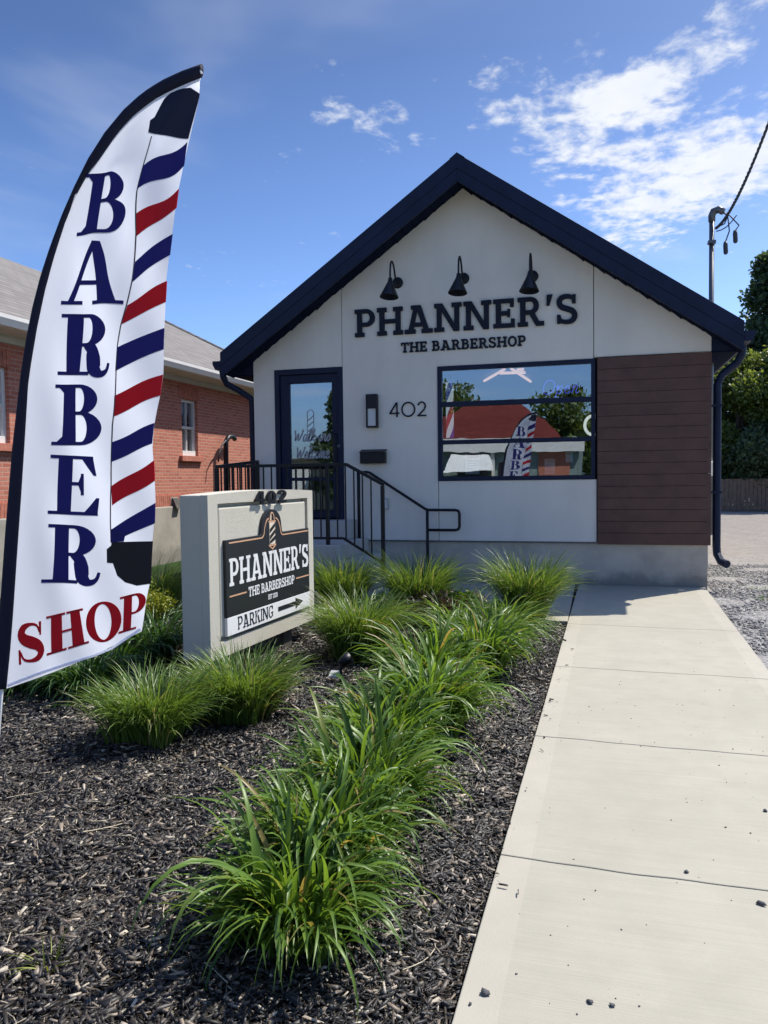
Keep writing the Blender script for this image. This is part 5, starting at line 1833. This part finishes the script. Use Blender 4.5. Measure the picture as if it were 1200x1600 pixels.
TR = 'trees beyond the gravel drive'
tree('spruce_tree', (7.6, 27.5, 0), 11.0, 2.6, 'tall dark lacy tree rising highest behind the right eave', M['tree_dark'], 0.20, 26000, True, TR, 3, 0.06)
tree('maple_tree', (6.1, 24.6, 0), 6.9, 2.0, 'bushy mid green tree with sunlit leaves just right of the downspout', M['tree_light'], 0.15, 26000, False, TR, 4, 0.10)
tree('maple_tree', (8.9, 24.9, 0), 7.4, 2.3, 'broad mid green tree at the right edge above the board fence', M['tree_light'], 0.16, 24000, False, TR, 5, 0.08)
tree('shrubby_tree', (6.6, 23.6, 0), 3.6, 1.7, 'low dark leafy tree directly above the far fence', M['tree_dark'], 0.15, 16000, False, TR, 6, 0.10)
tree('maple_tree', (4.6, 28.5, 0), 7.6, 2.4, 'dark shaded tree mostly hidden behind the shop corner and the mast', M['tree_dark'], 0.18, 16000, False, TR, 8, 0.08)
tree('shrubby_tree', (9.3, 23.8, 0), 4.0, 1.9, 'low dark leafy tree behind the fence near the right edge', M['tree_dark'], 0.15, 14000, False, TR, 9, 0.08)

# ------------------------------------------------------------------ what the shop windows mirror: the far side of the street
oh = thing('store_across', (-5.5, -33, -0.2), 'red roofed storefront with a pale fascia and awning mirrored in the shop window', 'store')
MB().box(-12.5, -0.6, -40, -31.0, -0.3, 3.0).build('wall', M['teal'], oh)
MB().box(-12.9, -0.3, -30.99, -30.5, 2.75, 3.45).build('fascia_board', M['white_trim'], oh)
MB().add([(-9.6, -30.6, 3.46), (-1.4, -30.6, 3.46), (-1.4, -40, 3.46), (-9.6, -40, 3.46), (-6.2, -33.0, 5.75), (-4.1, -33.0, 5.75), (-4.1, -38, 5.75), (-6.2, -38, 5.75), (-7.9, -31.6, 4.75), (-2.6, -31.6, 4.55)],
         [(0, 1, 9, 8), (8, 9, 5, 4), (1, 2, 6, 5, 9), (2, 3, 7, 6), (3, 0, 8, 4, 7), (4, 5, 6, 7)]).build('roof', M['red_roof'], oh)
MB().hexa([(-7.6, -29.6, 1.75), (-4.9, -29.6, 1.75), (-4.9, -30.49, 1.75), (-7.6, -30.49, 1.75), (-7.4, -29.7, 1.85), (-5.1, -29.7, 1.85), (-5.2, -30.49, 2.6), (-7.3, -30.49, 2.6)]).build('awning', M['white_trim'], oh)
MB().box(-6.9, -5.4, -30.998, -30.95, -0.2, 1.8).build('doorway', M['pane_dark'], oh)
MB().box(-4.7, -3.3, -30.998, -30.95, 0.4, 2.2).build('window', M['old_glass'], oh)
MB().box(-5.15, -4.95, -30.99, -30.7, -0.2, 2.74).build('column', M['white_trim'], oh)
MB().box(-12.0, -9.8, -30.998, -30.9, 0.6, 2.2).build('window', M['frost'], oh)
MB().box(-2.6, -1.0, -30.998, -30.92, -0.2, 2.74).build('brick_pier', M['brick_plain'], oh)
ga = thing('garage_across', (-19, -31, -0.2), 'low beige building mirrored in the glass of the door', 'garage')
MB().box(-26, -14.2, -37, -31, -0.3, 2.5).build('wall', M['beige'], ga)
MB().box(-26.3, -13.9, -37.3, -30.7, 2.501, 2.65).build('roof', M['dark_wood'], ga)
MB().box(-18.5, -15.5, -30.998, -30.95, -0.2, 2.1).build('garage_door', M['white_trim'], ga)
TA = 'trees across the street'
tree('spruce_tree', (-13.3, -29.6, -0.2), 6.4, 1.7, 'narrow dark conifer mirrored in the door glass', M['tree_dark'], 0.30, 6000, True, TA, 12)
for i, (x_, y_, h_, lab) in enumerate(((-9.6, -43, 9.0, 'round tree mirrored left of the red roof'), (-1.6, -44, 7.8, 'broad tree mirrored right of the red roof'),
                                       (2.2, -31, 4.2, 'shorter tree mirrored behind the reflected flag'))):
    tree('maple_tree', (x_, y_, -0.2), h_, 3.0 if i < 2 else 1.9, lab, M['tree_light'], 0.34, 6000, False, TA, 20 + i, 0.15)

# ------------------------------------------------------------------ planting
def blade_mesh(n, L, Wd, spread, bend, nseg, rg, base_r=0.05, fold=0.35, wpow=0.7, upright=0.0):
    """n arching blades as V, F; each blade is three vertices across (folded), nseg long"""
    az = rg.random(n) * 2 * PI
    br = base_r * np.sqrt(rg.random(n))
    bx_ = br * np.cos(az + rg.normal(size=n) * 0.6)
    by_ = br * np.sin(az + rg.normal(size=n) * 0.6)
    th0 = spread * (0.10 + 0.9 * rg.random(n))
    bd = bend * (0.45 + 0.9 * rg.random(n))
    ln = L * (0.55 + 0.55 * rg.random(n))
    wd = Wd * (0.7 + 0.5 * rg.random(n))
    side = rg.normal(size=n) * 0.25
    s = np.linspace(0, 1, nseg + 1)
    P = np.zeros((n, nseg + 1, 3))
    P[:, 0, 0] = bx_
    P[:, 0, 1] = by_
    out = np.stack([np.cos(az), np.sin(az)], 1)
    per = np.stack([-np.sin(az), np.cos(az)], 1)
    for j in range(1, nseg + 1):
        th = th0 + bd * s[j] ** 1.7
        st_ = ln / nseg
        hor = np.sin(th)[:, None] * (out + per * (side * s[j])[:, None]) * st_[:, None]
        P[:, j, :2] = P[:, j - 1, :2] + hor
        P[:, j, 2] = P[:, j - 1, 2] + np.cos(th) * st_
    prof = np.minimum(1, 0.45 + 3.5 * s) * np.clip(1 - s, 0, 1) ** wpow
    prof[-1] = 0.02
    tw = rg.normal(size=n) * 0.5
    V = np.zeros((n, nseg + 1, 3, 3))
    for j in range(nseg + 1):
        th = th0 + bd * s[j] ** 1.7
        up_ = np.stack([-np.cos(th) * out[:, 0], -np.cos(th) * out[:, 1], np.sin(th)], 1)
        c, si = np.cos(tw * s[j]), np.sin(tw * s[j])
        lat = np.concatenate([per, np.zeros((n, 1))], 1) * c[:, None] + up_ * si[:, None]
        nor = up_ * c[:, None] - np.concatenate([per, np.zeros((n, 1))], 1) * si[:, None]
        w_ = (wd * prof[j] / 2)[:, None]
        V[:, j, 0] = P[:, j] - lat * w_ + nor * w_ * fold
        V[:, j, 1] = P[:, j]
        V[:, j, 2] = P[:, j] + lat * w_ + nor * w_ * fold
    k = (nseg + 1) * 3
    base_i = np.arange(n)[:, None] * k
    F = []
    for j in range(nseg):
        for c in (0, 1):
            a = j * 3 + c
            F.append(np.concatenate([base_i + a, base_i + a + 1, base_i + a + 4, base_i + a + 3], 1))
    F = np.concatenate(F)
    V[..., 2] = np.maximum(V[..., 2], 0.004)
    return V.reshape(-1, 3), F


# a set of single strap leaves, shared by every leaf object
LEAF = []
rg = np.random.default_rng(5)
for i in range(40):
    V, F = blade_mesh(1, 0.66, 0.033, 0.58, 1.85, 10, rg, 0.0, 0.35, 0.55)
    # turn it so that it leans along +x
    ax_ = math.atan2(V[-2][1], V[-2][0])
    c, s_ = math.cos(-ax_), math.sin(-ax_)
    V = np.stack([V[:, 0] * c - V[:, 1] * s_, V[:, 0] * s_ + V[:, 1] * c, V[:, 2]], 1)
    LEAF.append(np_mesh('leaf', V, F, M['strap'], True))


def strap_clump(x, y, label, n, scale, seed, group='strap-leaved clumps in the bed', radius=0.17):
    rg = np.random.default_rng(seed)
    t = thing('daylily_clump', (x, y, float(bed_z(np.array(x), np.array(y))) - 0.01), label, 'plant', group)
    for i in range(n):
        o = bpy.data.objects.new('leaf', LEAF[rg.integers(len(LEAF))])
        COL.objects.link(o)
        o.parent = t
        a = rg.random() * 2 * PI
        r_ = radius * math.sqrt(rg.random())
        aa = a + rg.normal() * 0.7
        o.location = (r_ * math.cos(aa), r_ * math.sin(aa), 0)
        o.rotation_euler = (rg.normal() * 0.10, rg.normal() * 0.16 - 0.1, a)
        s_ = scale * (0.65 + 0.5 * rg.random())
        o.scale = (s_, s_ * (0.9 + 0.5 * rg.random()), s_ * (0.98 + 0.32 * rg.random()))
    # the crowded inner leaves, past what can be told apart
    V, F = blade_mesh(300, 0.54 * scale, 0.026 * scale, 0.5, 1.6, 7, rg, radius * 1.15, 0.3, 0.6)
    o = link_mesh('inner_leaves', np_mesh('inner_leaves', V, F, M['strap_mass'], True), t)
    o['kind'] = 'stuff'
    return t


def clump_pos(px, py):
    p = on_ground(px, py)
    return float(p[0]), float(p[1])


straps = [((468, 1458), 300, 0.80, 'large strap-leaved clump nearest the camera at the foot of the row'), ((512, 1362), 290, 0.84, 'second strap-leaved clump from the front, leaning over the nearest one'),
          ((575, 1275), 280, 0.86, 'third strap-leaved clump of the row, beside the second walkway joint'), ((600, 1195), 270, 0.88, 'fourth strap-leaved clump of the row, left of the walkway joint near the middle'),
          ((675, 1145), 270, 0.94, 'fifth strap-leaved clump of the row, leaning towards the walkway'), ((670, 1085), 260, 0.96, 'sixth strap-leaved clump of the row, level with the solar spotlight'),
          ((745, 1055), 260, 0.98, 'seventh strap-leaved clump of the row, beside the upper walkway slab')]
for i, (q, n, sc, lab) in enumerate(straps):
    strap_clump(*clump_pos(*q), lab, n, sc, 40 + i)


def mass_clump(name, x, y, label, cat, n, L, Wd, spread, bend, mat, seed, group, base_r, nseg=6, part='leaves'):
    rg = np.random.default_rng(seed)
    z = float(bed_z(np.array(x), np.array(y))) - 0.01 if y < -2.4 else float(gz(x, y)) - 0.08
    t = thing(name, (x, y, z), label, cat, group)
    V, F = blade_mesh(n, L, Wd, spread, bend, nseg, rg, base_r, 0.3, 0.6)
    o = link_mesh(part, np_mesh(part, V, F, mat, True), t)
    o['kind'] = 'stuff'
    return t


SG = 'strap-leaved clumps in the bed'
for i, (q, lab, L, mt) in enumerate((((770, 1018), 'strap-leaved clump near the far end of the row, beside the shaded path', 0.56, 'strap_mass'), ((790, 985), 'last strap-leaved clump of the row, in front of the tall grass by the path', 0.54, 'strap_mass'),
                                 ((715, 1000), 'strap-leaved clump in front of the purple shrub, behind the row', 0.48, 'strap_mass'),
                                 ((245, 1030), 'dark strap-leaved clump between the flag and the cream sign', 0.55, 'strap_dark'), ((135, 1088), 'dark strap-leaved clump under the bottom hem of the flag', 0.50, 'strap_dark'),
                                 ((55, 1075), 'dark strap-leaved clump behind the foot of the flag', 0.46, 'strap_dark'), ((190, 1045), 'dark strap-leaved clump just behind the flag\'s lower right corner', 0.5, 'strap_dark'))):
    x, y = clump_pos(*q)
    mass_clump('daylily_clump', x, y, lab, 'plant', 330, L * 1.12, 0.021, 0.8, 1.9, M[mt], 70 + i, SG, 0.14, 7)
GG = 'fine-bladed grass tufts in the bed'
for i, (q, lab, n, L, r_, sp, bd) in enumerate((((238, 1158), 'fine grass tuft under the near left corner of the sign, left of a pair', 1900, 0.49, 0.20, 0.40, 1.35),
                                 ((378, 1122), 'fine grass tuft under the near right of the sign, right of a pair', 1900, 0.54, 0.19, 0.40, 1.25),
                                 ((562, 1030), 'broad grass tuft beside the far end of the cream sign', 2000, 0.68, 0.20, 0.38, 1.35),
                                 ((535, 960), 'grass tuft behind the sign at the foot of the steps', 1500, 0.78, 0.20, 0.34, 1.2),
                                 ((655, 962), 'grass tuft in front of the handrail loop', 1500, 0.80, 0.19, 0.34, 1.2),
                                 ((825, 968), 'grass tuft at the corner of the path, beside the walkway', 1700, 0.80, 0.19, 0.36, 1.25))):
    x, y = clump_pos(*q)
    mass_clump('grass_tuft', x, y, lab, 'grass', int(n * 0.78), L, 0.012, sp, bd, M['reed'], 90 + i, GG, r_, 7, 'blades')
mass_clump('grass_tuft', -4.55, -2.55, 'grass tuft left of the sign by the brick house foundation', 'grass', 1000, 0.75, 0.007, 0.5, 1.3, M['reed'], 99, GG, 0.22, 6, 'blades')
mass_clump('grass_tuft', -5.4, -2.9, 'grass tuft behind the lower right edge of the flag', 'grass', 900, 0.6, 0.007, 0.5, 1.3, M['reed'], 98, GG, 0.22, 6, 'blades')


def low_shrub(x, y, rx, ry, h, label, mat, n, leaf, seed, group=None, name='low_shrub'):
    rg = np.random.default_rng(seed)
    z = float(gz(x, y)) - 0.02
    t = thing(name, (x, y, z), label, 'shrub', group)
    cs = [(rg.normal() * rx * 0.5, rg.normal() * ry * 0.5, h * (0.25 + 0.45 * rg.random())) for _ in range(26)]
    rs = [h * (0.25 + 0.3 * rg.random()) for _ in cs]
    V, F = leaf_cards(cs, rs, n, leaf, rg, 0.8)
    V[:, 2] = np.maximum(V[:, 2], 0.0)
    o = link_mesh('foliage', np_mesh('foliage', V, F, mat), t)
    o['kind'] = 'stuff'
    st_ = MB()
    for c in cs[::2]:
        st_.tube([(x, y, z), (x + c[0] * 0.6, y + c[1] * 0.6, z + c[2] * 0.6), (x + c[0], y + c[1], z + c[2])], [0.008, 0.006, 0.003], 5)
    st_.build('stems', M['bark'], t)
    return t


low_shrub(-4.25, -3.35, 0.55, 0.40, 0.36, 'low yellow-green shrub left of the cream sign', M['yellow_leaf'], 5000, 0.035, 31)
low_shrub(-4.9, -3.1, 0.5, 0.4, 0.40, 'yellow-green shrub further back at the flag\'s edge', M['yellow_leaf'], 4000, 0.035, 32)
x, y = clump_pos(655, 975)
low_shrub(x, y, 0.42, 0.22, 0.34, 'low purple-brown shrub between the grass tufts in front of the path', M['purple_leaf'], 4200, 0.04, 33)
x, y = clump_pos(600, 970)
low_shrub(x, y, 0.25, 0.2, 0.30, 'small bright green shrub left of the purple one', M['cover'], 2500, 0.035, 36)
x, y = clump_pos(690, 957)
low_shrub(x, y - 0.1, 0.62, 0.16, 0.30, 'bright green ground cover strip along the front path', M['cover'], 6500, 0.035, 34)
# dry straw strands lying on the mulch
sm_ = MB()
rg = np.random.default_rng(404)
for i in range(150):
    x, y = -2.8 + 2.9 * rg.random(), -9.0 + 4.5 * rg.random()
    if x > walk_left(y) - 0.1:
        continue
    a, L = rg.random() * PI, 0.06 + 0.16 * rg.random() ** 2
    c_ = rg.normal() * 0.25
    pts = []
    for k in range(5):
        t_ = k / 4 - 0.5
        px_, py_ = x + math.cos(a + c_ * t_) * L * t_, y + math.sin(a + c_ * t_) * L * t_
        pts.append((px_, py_, float(bed_z(np.array(px_), np.array(py_))) + 0.016 + 0.004 * rg.random()))
    sm_.tube(pts, 0.0013 + 0.0008 * rg.random(), 4)
M['straw'] = plain('dry_straw', (0.50, 0.43, 0.30), 0.8, 0, 0.3, 20)
tag(sm_.build('straw', M['straw'], at=(-1.2, -7, -0.15)), 'dry pale straw strands strewn over the dark mulch', 'straw', kind='stuff')
# a few sprouting weeds in the open mulch
for i, (q, lab) in enumerate((((75, 1520), 'thin weed sprouting at the lower left of the mulch'), ((285, 1135), 'dry weed sprig beside the grass pair'), ((500, 1150), 'pale weed sprig left of the row'))):
    x, y = clump_pos(*q)
    mass_clump('weed', x, y, lab, 'weed', 14, 0.16, 0.007, 1.0, 0.8, M['yellow_leaf'], 120 + i, None, 0.03, 5)

# solar spotlight
x, y = clump_pos(533, 1072)
z = float(bed_z(np.array(x), np.array(y)))
t = thing('garden_spotlight', (x, y, z), 'small black solar spotlight with a pale panel in the mulch beside the sign', 'spotlight')
MB().tube([(x, y, z - 0.05), (x, y, z + 0.14)], 0.010, 8).build('stake', M['black'], t)
MB().lathe((x + 0.03, y + 0.01, z + 0.17), [(0.0, -0.05), (0.035, -0.045), (0.045, 0.0), (0.05, 0.05), (0.0, 0.045)], (0.6, 0.5, 0.5), 14).build('head', M['black'], t, smooth=True)
MB().hexa([(x - 0.085, y - 0.04, z + 0.05), (x + 0.0, y - 0.045, z + 0.05), (x + 0.0, y + 0.02, z + 0.08), (x - 0.085, y + 0.025, z + 0.08), (x - 0.085, y - 0.04, z + 0.06), (x + 0.0, y - 0.045, z + 0.06), (x + 0.0, y + 0.02, z + 0.09), (x - 0.085, y + 0.025, z + 0.09)]).build('solar_panel', M['grey_plastic'], t)

# ------------------------------------------------------------------ mulch chips, gravel stones, pebbles
def chips(n, xr, yr_, zf, lmin, lmax, rg, keep=None):
    x = xr[0] + (xr[1] - xr[0]) * rg.random(n)
    y = yr_[0] + (yr_[1] - yr_[0]) * rg.random(n)
    if keep is not None:
        k = keep(x, y)
        x, y = x[k], y[k]
        n = len(x)
    L = lmin + (lmax - lmin) * rg.random(n) ** 2.6
    Wd = np.minimum(L * (0.10 + 0.34 * rg.random(n) ** 1.6), 0.018)
    H = np.minimum(Wd * (0.3 + 0.5 * rg.random(n)), 0.009)
    yaw = rg.random(n) * 2 * PI
    pit = rg.normal(size=n) * 0.26
    rol = rg.normal(size=n) * 0.45
    loc = np.array([[-1, -1, -1], [1, -1, -1], [1, 1, -1], [-1, 1, -1], [-1, -1, 1], [1, -1, 1], [1, 1, 1], [-1, 1, 1]], float)
    P = np.repeat(loc[None], n, 0)
    tp = 0.35 + 0.65 * rg.random((n, 2))
    P[:, [0, 3, 4, 7], 1] *= tp[:, :1]
    P[:, [1, 2, 5, 6], 1] *= tp[:, 1:]
    P[:, :, 0] += rg.normal(size=(n, 8)) * 0.12
    P[:, :, 1] += rg.normal(size=(n, 1)) * 0.15 * P[:, :, 0] ** 2
    P *= np.stack([L / 2, Wd / 2, H / 2], 1)[:, None]
    cr, sr = np.cos(rol)[:, None], np.sin(rol)[:, None]
    P[:, :, 1], P[:, :, 2] = P[:, :, 1] * cr - P[:, :, 2] * sr, P[:, :, 1] * sr + P[:, :, 2] * cr
    cp, sp = np.cos(pit)[:, None], np.sin(pit)[:, None]
    P[:, :, 0], P[:, :, 2] = P[:, :, 0] * cp - P[:, :, 2] * sp, P[:, :, 0] * sp + P[:, :, 2] * cp
    cy, sy = np.cos(yaw)[:, None], np.sin(yaw)[:, None]
    P[:, :, 0], P[:, :, 1] = P[:, :, 0] * cy - P[:, :, 1] * sy, P[:, :, 0] * sy + P[:, :, 1] * cy
    P[:, :, 0] += x[:, None]
    P[:, :, 1] += y[:, None]
    P[:, :, 2] += (zf(x, y) + 0.002 + 0.012 * rg.random(n))[:, None]
    i = (np.arange(n) * 8)[:, None]
    F = np.concatenate([i + np.array(f_)[None] for f_ in ((4, 5, 6, 7), (0, 1, 5, 4), (1, 2, 6, 5), (2, 3, 7, 6), (3, 0, 4, 7))])
    return P.reshape(-1, 3), F


def in_bed(x, y):
    return (x < walk_left(y) - 0.012) & (y < -2.5)


rg = np.random.default_rng(77)
allV, allF, off = [], [], 0
for (n, xr, yr_, a, b_) in ((80000, (-3.2, 0.14), (-9.3, -7.0), 0.006, 0.055), (42000, (-4.2, 0.17), (-7.0, -4.8), 0.012, 0.075), (18000, (-6.0, 0.19), (-4.8, -2.5), 0.02, 0.085),
                            (10000, (-3.6, 0.1), (-9.3, -5.0), 0.035, 0.10),
                            (11000, (0.0 - 0.45, 0.2), (-9.3, -2.5), 0.008, 0.04)):
    V, F = chips(n, xr, yr_, bed_z, a, b_, rg, in_bed)
    allV.append(V)
    allF.append(F + off)
    off += len(V)
V, F = chips(700, (0.05, 0.42), (-9.4, -2.7), lambda x, y: gz(x, y) + 0.002, 0.006, 0.035, rg, lambda x, y: (x > walk_left(y)) & (x < walk_left(y) + 0.03 + 0.10 * rg.random(len(x)) ** 3) & (rg.random(len(x)) < 0.55))
allV.append(V)
allF.append(F + off)
off += len(V)
o = link_mesh('mulch_chips', np_mesh('mulch_chips', np.concatenate(allV), np.concatenate(allF), M['chip']))
tag(o, 'dark shredded bark mulch covering the planting bed', 'mulch', kind='stuff')


def stones(n, xr, yr_, zf, smin, smax, rg, keep=None):
    x = xr[0] + (xr[1] - xr[0]) * rg.random(n)
    y = yr_[0] + (yr_[1] - yr_[0]) * rg.random(n)
    if keep is not None:
        k = keep(x, y)
        x, y = x[k], y[k]
        n = len(x)
    octa = np.array([[1, 0, 0], [0, 1, 0], [-1, 0, 0], [0, -1, 0], [0, 0, 1], [0.5, 0.5, 0.62], [-0.5, 0.5, 0.6], [-0.5, -0.5, 0.6], [0.5, -0.5, 0.6], [0, 0, -0.5]], float)
    P = np.repeat(octa[None], n, 0) + rg.normal(size=(n, 10, 3)) * 0.16
    s_ = (smin + (smax - smin) * rg.random(n) ** 2)[:, None, None] / 2
    P *= s_ * (0.6 + 0.7 * rg.random((n, 1, 3))) * np.array([1, 1, 0.75])
    a = rg.random(n) * 2 * PI
    c, s2 = np.cos(a)[:, None], np.sin(a)[:, None]
    P[:, :, 0], P[:, :, 1] = P[:, :, 0] * c - P[:, :, 1] * s2, P[:, :, 0] * s2 + P[:, :, 1] * c
    P[:, :, 0] += x[:, None]
    P[:, :, 1] += y[:, None]
    P[:, :, 2] += zf(x, y)[:, None]
    tri = [(0, 5, 8), (1, 6, 5), (2, 7, 6), (3, 8, 7), (0, 1, 5), (1, 2, 6), (2, 3, 7), (3, 0, 8), (4, 5, 6), (4, 6, 7), (4, 7, 8), (4, 8, 5), (0, 9, 1), (1, 9, 2), (2, 9, 3), (3, 9, 0)]
    i = (np.arange(n) * 10)[:, None]
    return P.reshape(-1, 3), np.concatenate([i + np.array(t_)[None] for t_ in tri])


k_ = NT('gravel_stones')
g_ = k_.n('ShaderNodeNewGeometry')
cc = k_.ramp(g_.outputs['Random Per Island'], [(0.0, (0.12, 0.118, 0.118)), (0.5, (0.26, 0.25, 0.24)), (0.85, (0.38, 0.36, 0.335)), (1.0, (0.52, 0.50, 0.46))])
M['stones'] = k_.done(k_.pbsdf(cc, 0.85, 0, k_.bump(k_.noise(120, 4), 0.3, 0.004), 0.3))
V, F = stones(26000, (1.74, 4.4), (-6.0, 3.2), lambda x, y: gz(x, y) - 0.045, 0.012, 0.045, rg, lambda x, y: (x > walk_right(y) + 0.01) & ~((y > -0.03) & (x < 1.90)))
o = link_mesh('gravel', np_mesh('gravel', V, F, M['stones']))
tag(o, 'loose grey gravel beside the walkway and the shop corner', 'gravel', kind='stuff')
V, F = stones(210, (0.2, 1.7), (-9.2, -3.0), lambda x, y: gz(x, y) + 0.001, 0.004, 0.010, rg, lambda x, y: (x > walk_left(y) + 0.1) & (x < walk_right(y) - 0.02) & (rg.random(len(x)) < np.clip(0.25 + 0.3 * (-y - 4) + 0.25 * x, 0.1, 1)))
o = link_mesh('grit', np_mesh('grit', V, F, M['pebble']))
tag(o, 'tiny dark grit scattered over the pale walkway', 'grit', kind='stuff')
for i, (q, s_, lab) in enumerate((((758, 1554), 0.030, 'dark round pebble near the lower left corner of the walkway'), ((1073, 1364), 0.024, 'dark pebble sitting on the walkway joint'), ((1189, 1414), 0.032, 'dark jagged pebble at the right edge of the walkway'),
                                  ((921, 1567), 0.020, 'dark pebble in the middle of the bottom edge of the walkway'), ((1196, 1268), 0.022, 'dark pebble high on the right edge of the walkway'), ((957, 1572), 0.018, 'dark pebble right of the one at the bottom edge'),
                                  ((735, 1570), 0.016, 'pale brown pebble left of the round dark one'))):
    p = on_ground(*q)
    V, F = stones(1, (0, 0), (0, 0), lambda x, y: x * 0.0, s_ * 0.95, s_ * 0.95, np.random.default_rng(200 + i))
    o = link_mesh('pebble', np_mesh('pebble', V, F, M['pebble']), None, (float(p[0]), float(p[1]), float(gz(0, p[1])) + 0.004))
    tag(o, lab, 'pebble', 'pebbles on the walkway')
# weeds at the gravel corner
for i, (x, y, lab) in enumerate(((2.5, 0.3, 'low green weed in the gravel beyond the shop corner'), (2.45, -0.5, 'second low weed in the gravel, nearer than the other'))):
    mass_clump('weed', x, y, lab, 'weed', 60, 0.10, 0.012, 1.2, 0.4, M['cover'], 140 + i, None, 0.14, 4)

bpy.context.view_layer.update()
